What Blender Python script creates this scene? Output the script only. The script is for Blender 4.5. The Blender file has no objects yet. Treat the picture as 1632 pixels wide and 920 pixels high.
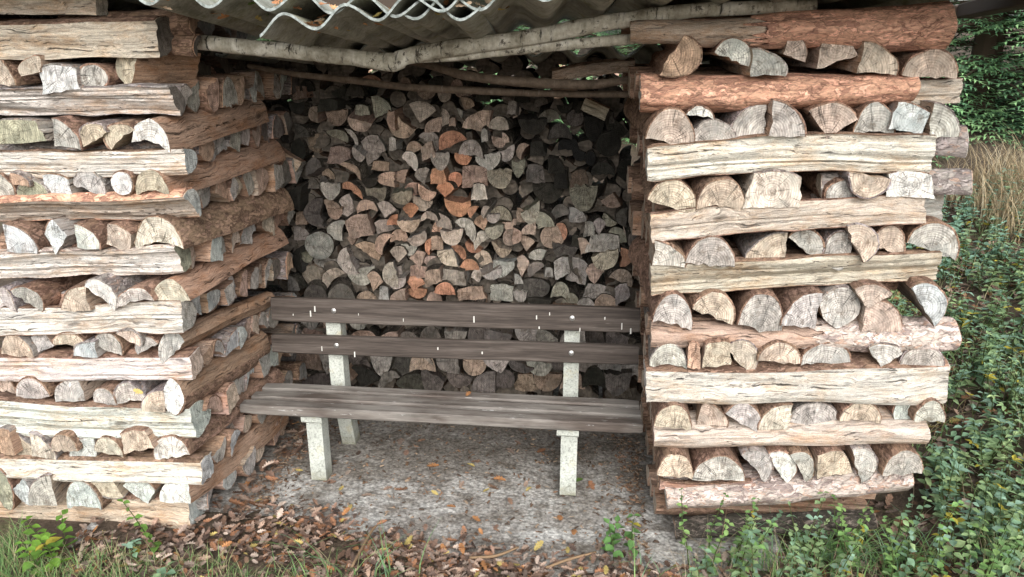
import bpy, math, random
import numpy as np
from mathutils import Vector, Matrix, noise
rng = random.Random(7)
sc = bpy.context.scene
COL = sc.collection
# ------------------------------------------------------------------ camera
F, VX, HY, CH = 1200.0, 950.0, 60.0, 1.80
PITCH = math.atan((460-HY)/F); YAW = math.atan((VX-816)/(F/math.cos(PITCH)))
FW = Vector((-math.sin(YAW)*math.cos(PITCH), math.cos(YAW)*math.cos(PITCH), -math.sin(PITCH)))
RT = Vector((math.cos(YAW), math.sin(YAW), 0)); UP = RT.cross(FW)
CAM = Vector((0, 0, CH))
cam = bpy.data.cameras.new('camera'); co = bpy.data.objects.new('camera', cam); COL.objects.link(co)
cam.sensor_width = 36; cam.lens = F/1632*36; cam.clip_end = 400; cam.clip_start = .05
co.matrix_world = Matrix.Translation(CAM) @ Matrix((RT, UP, -FW)).transposed().to_4x4()
sc.camera = co
# ------------------------------------------------------------------ world, sun, exposure
SUN_EL, SUN_AZ = 36, 168          # soft light from behind the photographer
w = bpy.data.worlds.new('World'); sc.world = w; w.use_nodes = True
wn = w.node_tree.nodes; bg = wn['Background']
sky = wn.new('ShaderNodeTexSky'); sky.sky_type = 'NISHITA'; sky.sun_disc = False
sky.sun_elevation = math.radians(SUN_EL); sky.sun_rotation = math.radians(SUN_AZ)
sky.air_density = 1.2; sky.dust_density = 4.0; sky.ozone_density = 1.0
hs = wn.new('ShaderNodeHueSaturation'); hs.inputs['Saturation'].default_value = .35
w.node_tree.links.new(sky.outputs[0], hs.inputs['Color'])
w.node_tree.links.new(hs.outputs[0], bg.inputs[0]); bg.inputs[1].default_value = .15
sl = bpy.data.lights.new('sun', 'SUN'); sl.energy = 1.0; sl.angle = math.radians(60); sl.color = (1, .98, .95)
so = bpy.data.objects.new('sun', sl); COL.objects.link(so)
a = math.radians(SUN_AZ); e = math.radians(SUN_EL)
sd = Vector((math.sin(a)*math.cos(e), math.cos(a)*math.cos(e), math.sin(e)))
so.rotation_euler = sd.to_track_quat('Z', 'Y').to_euler(); so.location = (0, -3, 6)
sc.view_settings.view_transform = 'Standard'; sc.view_settings.look = 'None'
sc.view_settings.exposure = .88; sc.view_settings.gamma = 1.0
sc.cycles.max_bounces = 6; sc.cycles.diffuse_bounces = 4
# ------------------------------------------------------------------ photo measurements -> points on real planes
def ray(x, y): return FW + RT*((x-816)/F) - UP*((y-460)/F)
def onY(x, y, Y): d = ray(x, y); return CAM + d*(Y/d.y)
def onZ(x, y, Z): d = ray(x, y); return CAM + d*((Z-CH)/d.z)
def onX(x, y, X): d = ray(x, y); return CAM + d*(X/d.x)
# ------------------------------------------------------------------ helpers
def mesh(name, V, Fc, mats=(), midx=None, smooth=None, cols=None, sharp=None):
    me = bpy.data.meshes.new(name); me.from_pydata([tuple(v) for v in V], [], Fc)
    for m in mats: me.materials.append(m)
    if midx is not None: me.polygons.foreach_set('material_index', midx)
    if smooth is True: me.polygons.foreach_set('use_smooth', [True]*len(Fc))
    elif smooth: me.polygons.foreach_set('use_smooth', smooth)
    if cols is not None:
        at = me.color_attributes.new('tint', 'FLOAT_COLOR', 'POINT')
        at.data.foreach_set('color', np.array([(c[0], c[1], c[2], 1) for c in cols], dtype='f').ravel())
    me.update()
    if sharp: me.set_sharp_from_angle(angle=math.radians(sharp))
    return me
def link(name, me, parent=None, mw=None):
    o = bpy.data.objects.new(name, me); COL.objects.link(o)
    if parent: o.parent = parent
    if mw is not None: o.matrix_world = mw
    return o
def tag(o, label=None, cat=None, group=None, kind=None):
    if label: o['label'] = label
    if cat: o['category'] = cat
    if group: o['group'] = group
    if kind: o['kind'] = kind
    return o
def nz(x, y=0., z=0.): return noise.noise(Vector((x, y, z)))
def basis(X, Z=Vector((0, 0, 1))):
    X = X.normalized(); Y = Z.cross(X).normalized(); Zz = X.cross(Y)
    return Matrix((X, Y, Zz)).transposed().to_4x4()
ORD = ('zeroth first second third fourth fifth sixth seventh eighth ninth tenth eleventh twelfth thirteenth fourteenth fifteenth '
       'sixteenth seventeenth eighteenth nineteenth twentieth twenty-first twenty-second twenty-third twenty-fourth twenty-fifth '
       'twenty-sixth twenty-seventh twenty-eighth twenty-ninth thirtieth').split()
# ------------------------------------------------------------------ materials
class NT:
    def __init__(s, name):
        s.m = bpy.data.materials.new(name); s.m.use_nodes = True; s.t = s.m.node_tree
        s.b = s.t.nodes['Principled BSDF']; s.b.inputs['Roughness'].default_value = .85
        s.b.inputs['Specular IOR Level'].default_value = .25
    def n(s, ty, **k):
        x = s.t.nodes.new(ty)
        for a_, v in k.items(): setattr(x, a_, v)
        return x
    def l(s, a_, b_): s.t.links.new(a_, b_)
    def put(s, inp, v):
        if hasattr(v, 'is_linked') or isinstance(v, bpy.types.NodeSocket): s.l(v, inp)
        else: inp.default_value = v
    def math(s, op, a_, b_=None, c_=None, clamp=False):
        x = s.n('ShaderNodeMath', operation=op); x.use_clamp = clamp
        for i, v in enumerate((a_, b_, c_)):
            if v is not None: s.put(x.inputs[i], v)
        return x.outputs[0]
    def mul(s, col, f): return s.mix('MULTIPLY', 1.0, col, f)
    def mix(s, bt, fac, a_, b_):
        x = s.n('ShaderNodeMix', data_type='RGBA', blend_type=bt)
        s.put(x.inputs[0], fac); s.put(x.inputs[6], a_); s.put(x.inputs[7], b_); return x.outputs[2]
    def noise(s, vec, scale, detail=4, rough=.6, dist=0.):
        x = s.n('ShaderNodeTexNoise'); s.put(x.inputs['Vector'], vec); x.inputs['Scale'].default_value = scale
        x.inputs['Detail'].default_value = detail; x.inputs['Roughness'].default_value = rough
        x.inputs['Distortion'].default_value = dist; return x.outputs[0]
    def vscale(s, vec, v):
        x = s.n('ShaderNodeVectorMath', operation='MULTIPLY'); s.put(x.inputs[0], vec); x.inputs[1].default_value = v; return x.outputs[0]
    def vadd(s, a_, b_):
        x = s.n('ShaderNodeVectorMath', operation='ADD'); s.put(x.inputs[0], a_); s.put(x.inputs[1], b_); return x.outputs[0]
    def ramp(s, f, pts):
        x = s.n('ShaderNodeValToRGB'); s.put(x.inputs[0], f); cr = x.color_ramp
        while len(cr.elements) < len(pts): cr.elements.new(.5)
        for e_, (p, c) in zip(cr.elements, pts):
            e_.position = p; e_.color = (c, c, c, 1) if isinstance(c, (int, float)) else (*c, 1)
        return x.outputs[0]
    def attr(s, name, ty='OBJECT'):
        x = s.n('ShaderNodeAttribute', attribute_type=ty, attribute_name=name); return x.outputs[0]
    def coord(s): return s.n('ShaderNodeTexCoord').outputs['Object']
    def rcoord(s):
        oi = s.n('ShaderNodeObjectInfo'); k = s.math('MULTIPLY', oi.outputs['Random'], 37.0)
        c = s.n('ShaderNodeCombineXYZ'); s.l(k, c.inputs[0]); s.l(k, c.inputs[1]); s.l(k, c.inputs[2])
        return s.vadd(s.coord(), c.outputs[0])
    def bump(s, h, st, dist=.01):
        x = s.n('ShaderNodeBump'); s.put(x.inputs['Height'], h); x.inputs['Strength'].default_value = st
        x.inputs['Distance'].default_value = dist; s.l(x.outputs[0], s.b.inputs['Normal'])
    def out(s, col, rough=None):
        s.put(s.b.inputs['Base Color'], col)
        if rough is not None: s.put(s.b.inputs['Roughness'], rough)
        return s.m

def mat_end():
    t = NT('end_grain'); c = t.coord(); rc = t.rcoord()
    wob = t.noise(rc, 9, 3); sp = t.n('ShaderNodeSeparateXYZ'); t.l(c, sp.inputs[0])
    y, z = sp.outputs[1], sp.outputs[2]
    r = t.math('SQRT', t.math('ADD', t.math('MULTIPLY', y, y), t.math('MULTIPLY', z, z)))
    r = t.math('ADD', r, t.math('MULTIPLY', wob, .018))
    ring = t.math('SINE', t.math('MULTIPLY', r, 2*math.pi/.0075))
    ring2 = t.math('SINE', t.math('MULTIPLY', r, 2*math.pi/.021))
    ringf = t.math('ADD', t.math('MULTIPLY', ring, .15), t.math('ADD', t.math('MULTIPLY', ring2, .10), 1.0))
    ang = t.math('ARCTAN2', z, y)
    cv = t.n('ShaderNodeCombineXYZ'); t.l(t.math('MULTIPLY', ang, 5.0), cv.inputs[0]); t.l(t.math('MULTIPLY', r, 6.0), cv.inputs[1])
    oi = t.n('ShaderNodeObjectInfo'); t.l(t.math('MULTIPLY', oi.outputs['Random'], 50.), cv.inputs[2])
    ck = t.noise(cv.outputs[0], 2.2, 3, .65)
    crack = t.ramp(ck, [(.0, .2), (.36, .35), (.40, 1.0), (1, 1.0)])
    saw = t.noise(t.vscale(rc, (60, 150, 30)), 1.0, 3, .6)
    sawf = t.ramp(saw, [(.32, .66), (.5, 1.0), (.68, 1.28)])
    bl = t.noise(rc, 22, 5, .65); blf = t.ramp(bl, [(.34, .50), (.5, 1.0), (.64, 1.3)])
    col = t.mul(t.attr('end_tint'), ringf)
    col = t.mul(col, crack); col = t.mul(col, sawf); col = t.mul(col, blf)
    st = t.ramp(t.noise(rc, 14, 4, .7), [(.48, 0.0), (.66, .75)])           # grey-blue weather stain
    col = t.mix('MIX', st, col, t.mix('MULTIPLY', 1.0, t.attr('end_tint'), (.78, .84, .86, 1)))
    dk = t.ramp(t.noise(rc, 30, 5, .75), [(.54, 0.0), (.66, .75)])
    col = t.mix('MIX', dk, col, t.mul(t.attr('end_tint'), (.38, .34, .30, 1)))
    t.bump(t.math('ADD', t.math('MULTIPLY', saw, .6), t.math('ADD', t.math('MULTIPLY', ring, .12), t.math('MULTIPLY', crack, .8))), .8, .004)
    return t.out(col, .9)
def mat_split():
    t = NT('split_wood'); rc = t.rcoord()
    warp = t.noise(t.vscale(rc, (5.5, 9, 9)), 1.0, 3, .55)
    wv = t.n('ShaderNodeCombineXYZ'); t.l(t.math('MULTIPLY', warp, .06), wv.inputs[1]); t.l(t.math('MULTIPLY', warp, .08), wv.inputs[2])
    v = t.vadd(rc, wv.outputs[0])
    f1 = t.noise(t.vscale(v, (3.2, 95, 95)), 1.0, 5, .7)
    f2 = t.noise(t.vscale(v, (9, 330, 330)), 1.0, 3, .7)
    g1 = t.ramp(f1, [(.30, .42), (.42, .80), (.52, 1.02), (.66, 1.28)])
    g2 = t.ramp(f2, [(.30, .45), (.42, .88), (.56, 1.06), (.70, 1.25)])
    ck = t.noise(t.vscale(v, (3.0, 150, 150)), 1.0, 3, .6)
    ckf = t.ramp(ck, [(.0, .12), (.335, .22), (.375, 1.0)])
    base = t.attr('side_tint')
    pa = t.ramp(t.noise(t.vscale(rc, (6, 15, 15)), 1.0, 6, .75), [(.46, 0.0), (.64, .8)])
    col = t.mix('MIX', pa, base, t.mix('MULTIPLY', 1.0, base, (.84, .65, .49, 1)))
    pb = t.ramp(t.noise(t.vscale(rc, (9, 26, 26)), 1.3, 6, .75), [(.50, 0.0), (.70, .7)])
    col = t.mix('MIX', pb, col, t.mix('MULTIPLY', 1.0, base, (1.08, 1.16, 1.22, 1)))
    kn = t.n('ShaderNodeTexVoronoi', feature='F1'); t.l(t.vscale(v, (3.2, 11, 11)), kn.inputs['Vector']); kn.inputs['Scale'].default_value = 1
    col = t.mul(col, t.ramp(kn.outputs['Distance'], [(.0, .25), (.07, .45), (.10, .9), (.13, .7), (.17, 1.0)]))
    gr = t.noise(rc, 260, 3, .8); col = t.mul(col, t.ramp(gr, [(.35, .78), (.5, 1.0), (.65, 1.15)]))
    col = t.mul(col, g1); col = t.mul(col, g2); col = t.mul(col, ckf)
    t.bump(t.math('ADD', t.math('MULTIPLY', f1, .8), t.math('ADD', t.math('MULTIPLY', f2, .5), t.math('MULTIPLY', ckf, .6))), .9, .007)
    return t.out(col, .85)
def mat_bark():
    t = NT('pine_bark'); rc = t.rcoord()
    wp = t.noise(rc, 16, 3, .6); c3 = t.n('ShaderNodeCombineXYZ')
    for i in range(3): t.l(t.math('MULTIPLY', wp, .05), c3.inputs[i])
    v = t.vadd(rc, c3.outputs[0])
    vo = t.n('ShaderNodeTexVoronoi', feature='DISTANCE_TO_EDGE'); t.l(t.vscale(v, (13, 42, 42)), vo.inputs['Vector']); vo.inputs['Scale'].default_value = 1
    edge = t.ramp(vo.outputs['Distance'], [(0, .55), (.05, .95), (1, 1.0)])
    base = t.attr('bark_tint')
    def flake(sc_, lo, hi):
        f = t.noise(t.vscale(v, (sc_, sc_*2.3, sc_*2.3)), 1.0, 5, .62, .8); return t.ramp(f, [(lo, 0.0), (hi, 1.0)])
    k1, k2, k3 = flake(9, .50, .53), flake(15, .53, .56), flake(24, .56, .60)
    col = t.mix('MIX', k1, base, t.mul(base, (.60, .56, .58, 1)))
    col = t.mix('MIX', k2, col, t.mul(base, (1.45, 1.42, 1.48, 1)))
    col = t.mix('MIX', t.math('MULTIPLY', k3, .8), col, t.mix('MIX', .5, (.34, .30, .27, 1), t.mul(base, (1.3, .8, .55, 1))))
    fine = t.noise(t.vscale(rc, (45, 130, 130)), 1.0, 4, .7)
    col = t.mul(col, edge); col = t.mul(col, t.ramp(fine, [(.3, .5), (.5, 1.0), (.7, 1.35)]))
    t.bump(t.math('ADD', t.math('MULTIPLY', edge, .3), t.math('ADD', t.math('MULTIPLY', fine, .5), t.math('ADD', t.math('MULTIPLY', k2, .5), t.math('MULTIPLY', k1, -.4)))), .9, .005)
    return t.out(col, .92)
def mat_tint(name, rough=.8, trans=0., nscale=60):
    t = NT(name); a_ = t.attr('tint', 'GEOMETRY'); t.b.inputs['Specular IOR Level'].default_value = .12; f = t.noise(t.coord(), nscale, 4, .65)
    col = t.mul(a_, t.ramp(f, [(.25, .6), (.5, 1.0), (.75, 1.35)])); t.out(col, rough)
    if trans:
        tr = t.n('ShaderNodeBsdfTranslucent'); t.l(col, tr.inputs[0]); ms = t.n('ShaderNodeMixShader'); ms.inputs[0].default_value = trans
        o = t.t.nodes['Material Output']; t.l(t.b.outputs[0], ms.inputs[1]); t.l(tr.outputs[0], ms.inputs[2]); t.l(ms.outputs[0], o.inputs[0])
    return t.m
def mat_concrete():
    t = NT('worn_concrete'); c = t.coord()
    a_ = t.noise(t.vscale(c, (1, 1.7, 1)), 2.4, 6, .7, .6); b_ = t.noise(c, 38, 5, .75); d = t.noise(t.vscale(c, (1, 1.5, 1)), 7, 6, .75, .4)
    col = t.mix('MIX', t.ramp(a_, [(.40, 0.0), (.60, 1.0)]), (.62, .62, .60, 1), (.32, .30, .275, 1))
    col = t.mix('MIX', t.ramp(d, [(.47, 0.0), (.62, .85)]), col, (.19, .17, .145, 1))
    col = t.mix('MIX', t.ramp(t.noise(c, 12, 5, .7), [(.56, 0.0), (.70, .6)]), col, (.50, .52, .50, 1))
    sp_ = t.n('ShaderNodeSeparateXYZ'); t.l(c, sp_.inputs[0])       # blotchy dark brown, growing stronger towards the back of the slab
    back_tone = t.math('ADD', t.math('MULTIPLY', sp_.outputs[1], .55), t.math('MULTIPLY', t.noise(c, 4, 5, .75, .5), 1.3))
    col = t.mix('MIX', t.ramp(t.math('SUBTRACT', back_tone, 1.62), [(.35, 0.0), (.70, .65)]), col, (.13, .112, .092, 1))
    v = t.n('ShaderNodeTexVoronoi'); t.l(c, v.inputs['Vector']); v.inputs['Scale'].default_value = 75
    peb = t.ramp(v.outputs['Distance'], [(0, 1.2), (.5, .9), (.8, .6)])
    col = t.mul(col, t.ramp(b_, [(.28, .5), (.5, 1.0), (.72, 1.4)])); col = t.mul(col, peb)
    t.bump(t.math('ADD', b_, t.math('ADD', t.math('MULTIPLY', d, 1.0), t.math('MULTIPLY', peb, .3))), .8, .012)
    return t.out(col, .95)
def mat_cast():
    t = NT('cast_concrete'); c = t.coord(); v = t.n('ShaderNodeTexVoronoi'); t.l(c, v.inputs['Vector']); v.inputs['Scale'].default_value = 190
    sp = t.ramp(v.outputs['Distance'], [(0, .8), (.35, 1.0), (.7, 1.0)])
    sp2 = t.ramp(t.noise(c, 150, 3, .7), [(.33, .55), (.45, 1.0), (.7, 1.25)])
    col = t.mul((.43, .455, .42, 1), sp); col = t.mul(col, sp2)
    col = t.mul(col, t.ramp(t.noise(c, 9, 5, .7), [(.3, .72), (.55, 1.08)]))
    col = t.mix('MIX', t.ramp(t.noise(c, 16, 5, .7), [(.55, 0.), (.72, .6)]), col, (.42, .37, .2, 1))
    sx = t.n('ShaderNodeSeparateXYZ'); t.l(t.n('ShaderNodeNewGeometry').outputs['Position'], sx.inputs[0])
    foot = t.ramp(t.math('ADD', sx.outputs[2], t.math('MULTIPLY', t.noise(c, 40, 4, .7), .12)), [(.05, 1.0), (.13, .0)])
    col = t.mix('MIX', t.math('MULTIPLY', foot, .75), col, (.15, .14, .08, 1))
    t.bump(sp2, .5, .003); return t.out(col, .9)
def mat_slat(name, flake):
    t = NT(name); c = t.rcoord(); kk = .74 if flake else .60
    f1 = t.noise(t.vscale(c, (1.8, 30, 30)), 1, 5, .65, .4); f2 = t.noise(t.vscale(c, (9, 230, 230)), 1, 3, .6)
    col = t.ramp(f1, [(.32, (.06*kk, .048*kk, .041*kk)), (.5, (.125*kk, .102*kk, .089*kk)), (.68, (.21*kk, .18*kk, .16*kk))])
    col = t.mul(col, t.ramp(f2, [(.25, .55), (.5, 1.), (.75, 1.3)]))
    if flake:
        g = t.ramp(t.noise(t.vscale(c, (1.5, 5, 5)), 1.5, 4, .6), [(.38, 0.0), (.58, .8)])
        col = t.mix('MIX', g, col, t.mul((.27, .255, .235, 1), t.ramp(f2, [(.25, .6), (.75, 1.25)])))
        k = t.noise(t.vscale(c, (11, 70, 70)), 1, 5, .75)
        col = t.mix('MIX', t.ramp(k, [(.63, 0.), (.66, .75)]), col, (.46, .46, .45, 1))
    else:
        k = t.noise(t.vscale(c, (5, 130, 130)), 1, 4, .7)
        col = t.mix('MIX', t.ramp(k, [(.68, 0.), (.74, .5)]), col, (.30, .27, .25, 1))
    ck = t.ramp(t.noise(t.vscale(c, (1.3, 70, 70)), 1, 2, .5), [(.25, .3), (.30, 1.)]); col = t.mul(col, ck)
    t.bump(t.math('ADD', f2, t.math('ADD', f1, ck)), .5, .003); return t.out(col, .62)
def mat_fibre():
    t = NT('fibre_cement'); c = t.coord()
    a_ = t.noise(t.vscale(c, (1.5, .6, 1)), 5, 6, .7, .5); b_ = t.noise(c, 70, 4, .7)
    col = t.ramp(a_, [(.30, (.15, .155, .12)), (.47, (.33, .335, .29)), (.66, (.50, .50, .45))])
    col = t.mix('MIX', t.ramp(t.noise(c, 8, 5, .7), [(.52, 0.), (.68, .6)]), col, (.19, .19, .09, 1))
    col = t.mul(col, t.ramp(b_, [(.28, .7), (.5, 1.), (.72, 1.3)])); t.bump(b_, .4, .003); return t.out(col, .9)
def mat_edge():
    t = NT('weathered_sheet_edge'); b_ = t.noise(t.coord(), 60, 4, .7)
    return t.out(t.ramp(b_, [(.4, (.15, .17, .16)), (.6, (.33, .37, .36))]), .9)
def mat_birch():
    t = NT('birch_bark'); c = t.coord()
    a_ = t.noise(c, 16, 5, .7); s_ = t.noise(t.vscale(c, (95, 14, 14)), 1, 4, .6)
    col = t.ramp(a_, [(.34, (.24, .22, .17)), (.5, (.46, .44, .365)), (.64, (.68, .67, .60))])
    col = t.mul(col, t.ramp(s_, [(.33, .12), (.39, .9), (.6, 1.05), (.8, 1.2)]))
    col = t.mix('MIX', t.ramp(t.noise(c, 30, 5, .75), [(.57, 0.), (.62, .85)]), col, (.05, .04, .03, 1))
    t.bump(t.math('ADD', a_, s_), .5, .005); return t.out(col, .8)
def mat_branch():
    t = NT('dark_twig_bark'); c = t.coord(); a_ = t.noise(c, 30, 5, .7); s_ = t.noise(t.vscale(c, (130, 12, 12)), 1, 3, .6)
    col = t.ramp(a_, [(.3, (.05, .036, .026)), (.55, (.125, .095, .07)), (.75, (.2, .165, .13))])
    col = t.mix('MIX', t.ramp(s_, [(.66, 0.), (.72, .6)]), col, (.40, .37, .31, 1)); t.bump(a_, .4, .003); return t.out(col, .75)
def mat_soil():
    t = NT('forest_soil'); c = t.coord(); a_ = t.noise(c, 6, 6, .7); b_ = t.noise(c, 60, 5, .75)
    col = t.ramp(a_, [(.3, (.06, .046, .034)), (.55, (.12, .09, .066)), (.75, (.12, .125, .06))])
    col = t.mul(col, t.ramp(b_, [(.25, .5), (.5, 1.), (.75, 1.7)])); t.bump(b_, 1., .02); return t.out(col, .95)
M_END, M_SPLIT, M_BARK = mat_end(), mat_split(), mat_bark()
M_LEAF = mat_tint('dry_leaf', .7, .15, 70); M_GREEN = mat_tint('green_leaf', .7, .42, 40); M_NEEDLE = mat_tint('needle_foliage', .7, .15, 5)
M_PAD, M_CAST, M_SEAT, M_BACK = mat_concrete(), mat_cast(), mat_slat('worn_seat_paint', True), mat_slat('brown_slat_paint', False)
M_FIB, M_EDGE, M_BIRCH, M_TWIG, M_SOIL = mat_fibre(), mat_edge(), mat_birch(), mat_branch(), mat_soil()
def plain(name, c, r=.8, metal=0.):
    t = NT(name); t.b.inputs['Metallic'].default_value = metal
    t.bump(t.noise(t.coord(), 120, 3), .3, .002); return t.out((*c, 1), r)
M_STEEL = plain('galvanised_steel', (.45, .45, .44), .4, .8); M_DROP = plain('bird_dropping', (.6, .6, .57), .8)
M_TRUNK = plain('tree_trunk', (.07, .05, .035), .95)
# ------------------------------------------------------------------ the logs
TINT = dict(t=(.45, .37, .30), g=(.40, .375, .345), w=(.60, .59, .55), b=(.40, .275, .20), u=(.47, .49, .475), y=(.44, .375, .29),
            o=(.47, .26, .17), k=(.05, .047, .038), p=(.47, .34, .275), m=(.29, .285, .215), d=(.17, .15, .135), P=(.57, .54, .495), T=(.49, .44, .365))
CW = dict(t='tan', g='grey', w='pale', b='brown', u='blue-grey', y='yellowish', o='rust-orange', k='blackened', p='pinkish', m='mossy', d='dark', P='cream', T='light tan')
SW = dict(D='half-round', Q='quarter-round', W='wedge-shaped', G='shallow rounded', C='hollow half-round', R='round', B='blocky', T='pear-shaped')
def outline(kind, r):
    P = []
    def arc(a0, a1, n, R=1.):
        return [(R*math.cos(math.radians(a0+(a1-a0)*i/n)), R*math.sin(math.radians(a0+(a1-a0)*i/n)), 1) for i in range(n+1)]
    def seg(p, q, n, bow=0., jag=.03):
        o = []
        for i in range(1, n):
            f = i/n; nx, ny = -(q[1]-p[1]), q[0]-p[0]; s = bow*math.sin(f*math.pi)+r.uniform(-jag, jag)*1.15
            o.append((p[0]+(q[0]-p[0])*f+nx*s, p[1]+(q[1]-p[1])*f+ny*s, 0))
        return o
    if kind == 'D': P = arc(0, 180, 14)+seg((-1, 0), (1, 0), 8, r.uniform(-.04, .07))
    elif kind == 'C': P = arc(-6, 186, 15)+seg((-1, -.1), (1, -.1), 10, r.uniform(.05, .13), .02)
    elif kind == 'Q': P = arc(0, 90, 9)+seg((0, 1), (0, 0), 5, r.uniform(-.05, .05))+[(0, 0, 0)]+seg((0, 0), (1, 0), 5, r.uniform(-.05, .05))
    elif kind == 'W':
        h = r.uniform(42, 58); A = arc(90-h, 90+h, 8)
        P = A+seg(A[-1], (0, 0), 5, r.uniform(-.07, .04))+[(0, 0, 0)]+seg((0, 0), A[0], 5, r.uniform(-.07, .04))
    elif kind == 'G': A = arc(28, 152, 12); P = A+seg(A[-1], A[0], 8, r.uniform(-.02, .08))
    elif kind == 'R': P = arc(0, 345, 23)
    elif kind == 'T':
        A = arc(10, 170, 11); P = A+seg(A[-1], (r.uniform(-.1, .1), -.75), 5, -.14)+[(0, -.75, 0)]+seg((0, -.75), A[0], 5, -.14)
    else:
        q = [(-1+r.uniform(-.1, .15), -.75+r.uniform(-.2, .1)), (1+r.uniform(-.15, .1), -.75+r.uniform(-.15, .2)), (.85+r.uniform(-.2, .15), .7+r.uniform(-.2, .1)), (-.85+r.uniform(-.15, .25), .75+r.uniform(-.25, .1))]
        P = [(*q[0], 0)]+seg(q[0], q[1], 6)+[(*q[1], 0)]+seg(q[1], q[2], 5)+[(*q[2], 1)]
        P += [(x, y, 1) for x, y, _ in seg(q[2], q[3], 6, -.09, .015)]+[(*q[3], 1)]+seg(q[3], q[0], 5)
    ph = r.uniform(0, 99); out = []
    for x, y, b in P:
        rr = math.hypot(x, y); an = math.atan2(y, x); k = 1+.09*nz(ph+math.cos(an)*1.3, math.sin(an)*1.3) + .03*nz(ph+5*math.cos(an), 5*math.sin(an))
        out.append((x*k, y*k, b))
    return out
def fit(P, rot, w_, h_):
    """rotate, scale to the box, return points (pith stays at the origin) and the box centre"""
    c, s = math.cos(math.radians(rot)), math.sin(math.radians(rot))
    Q = [(x*c-y*s, x*s+y*c, b) for x, y, b in P]
    x0, x1 = min(p[0] for p in Q), max(p[0] for p in Q); y0, y1 = min(p[1] for p in Q), max(p[1] for p in Q)
    sx, sy = w_/(x1-x0), h_/(y1-y0)
    return [(x*sx, y*sy, b) for x, y, b in Q], ((x0+x1)/2*sx, (y0+y1)/2*sy)
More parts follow.
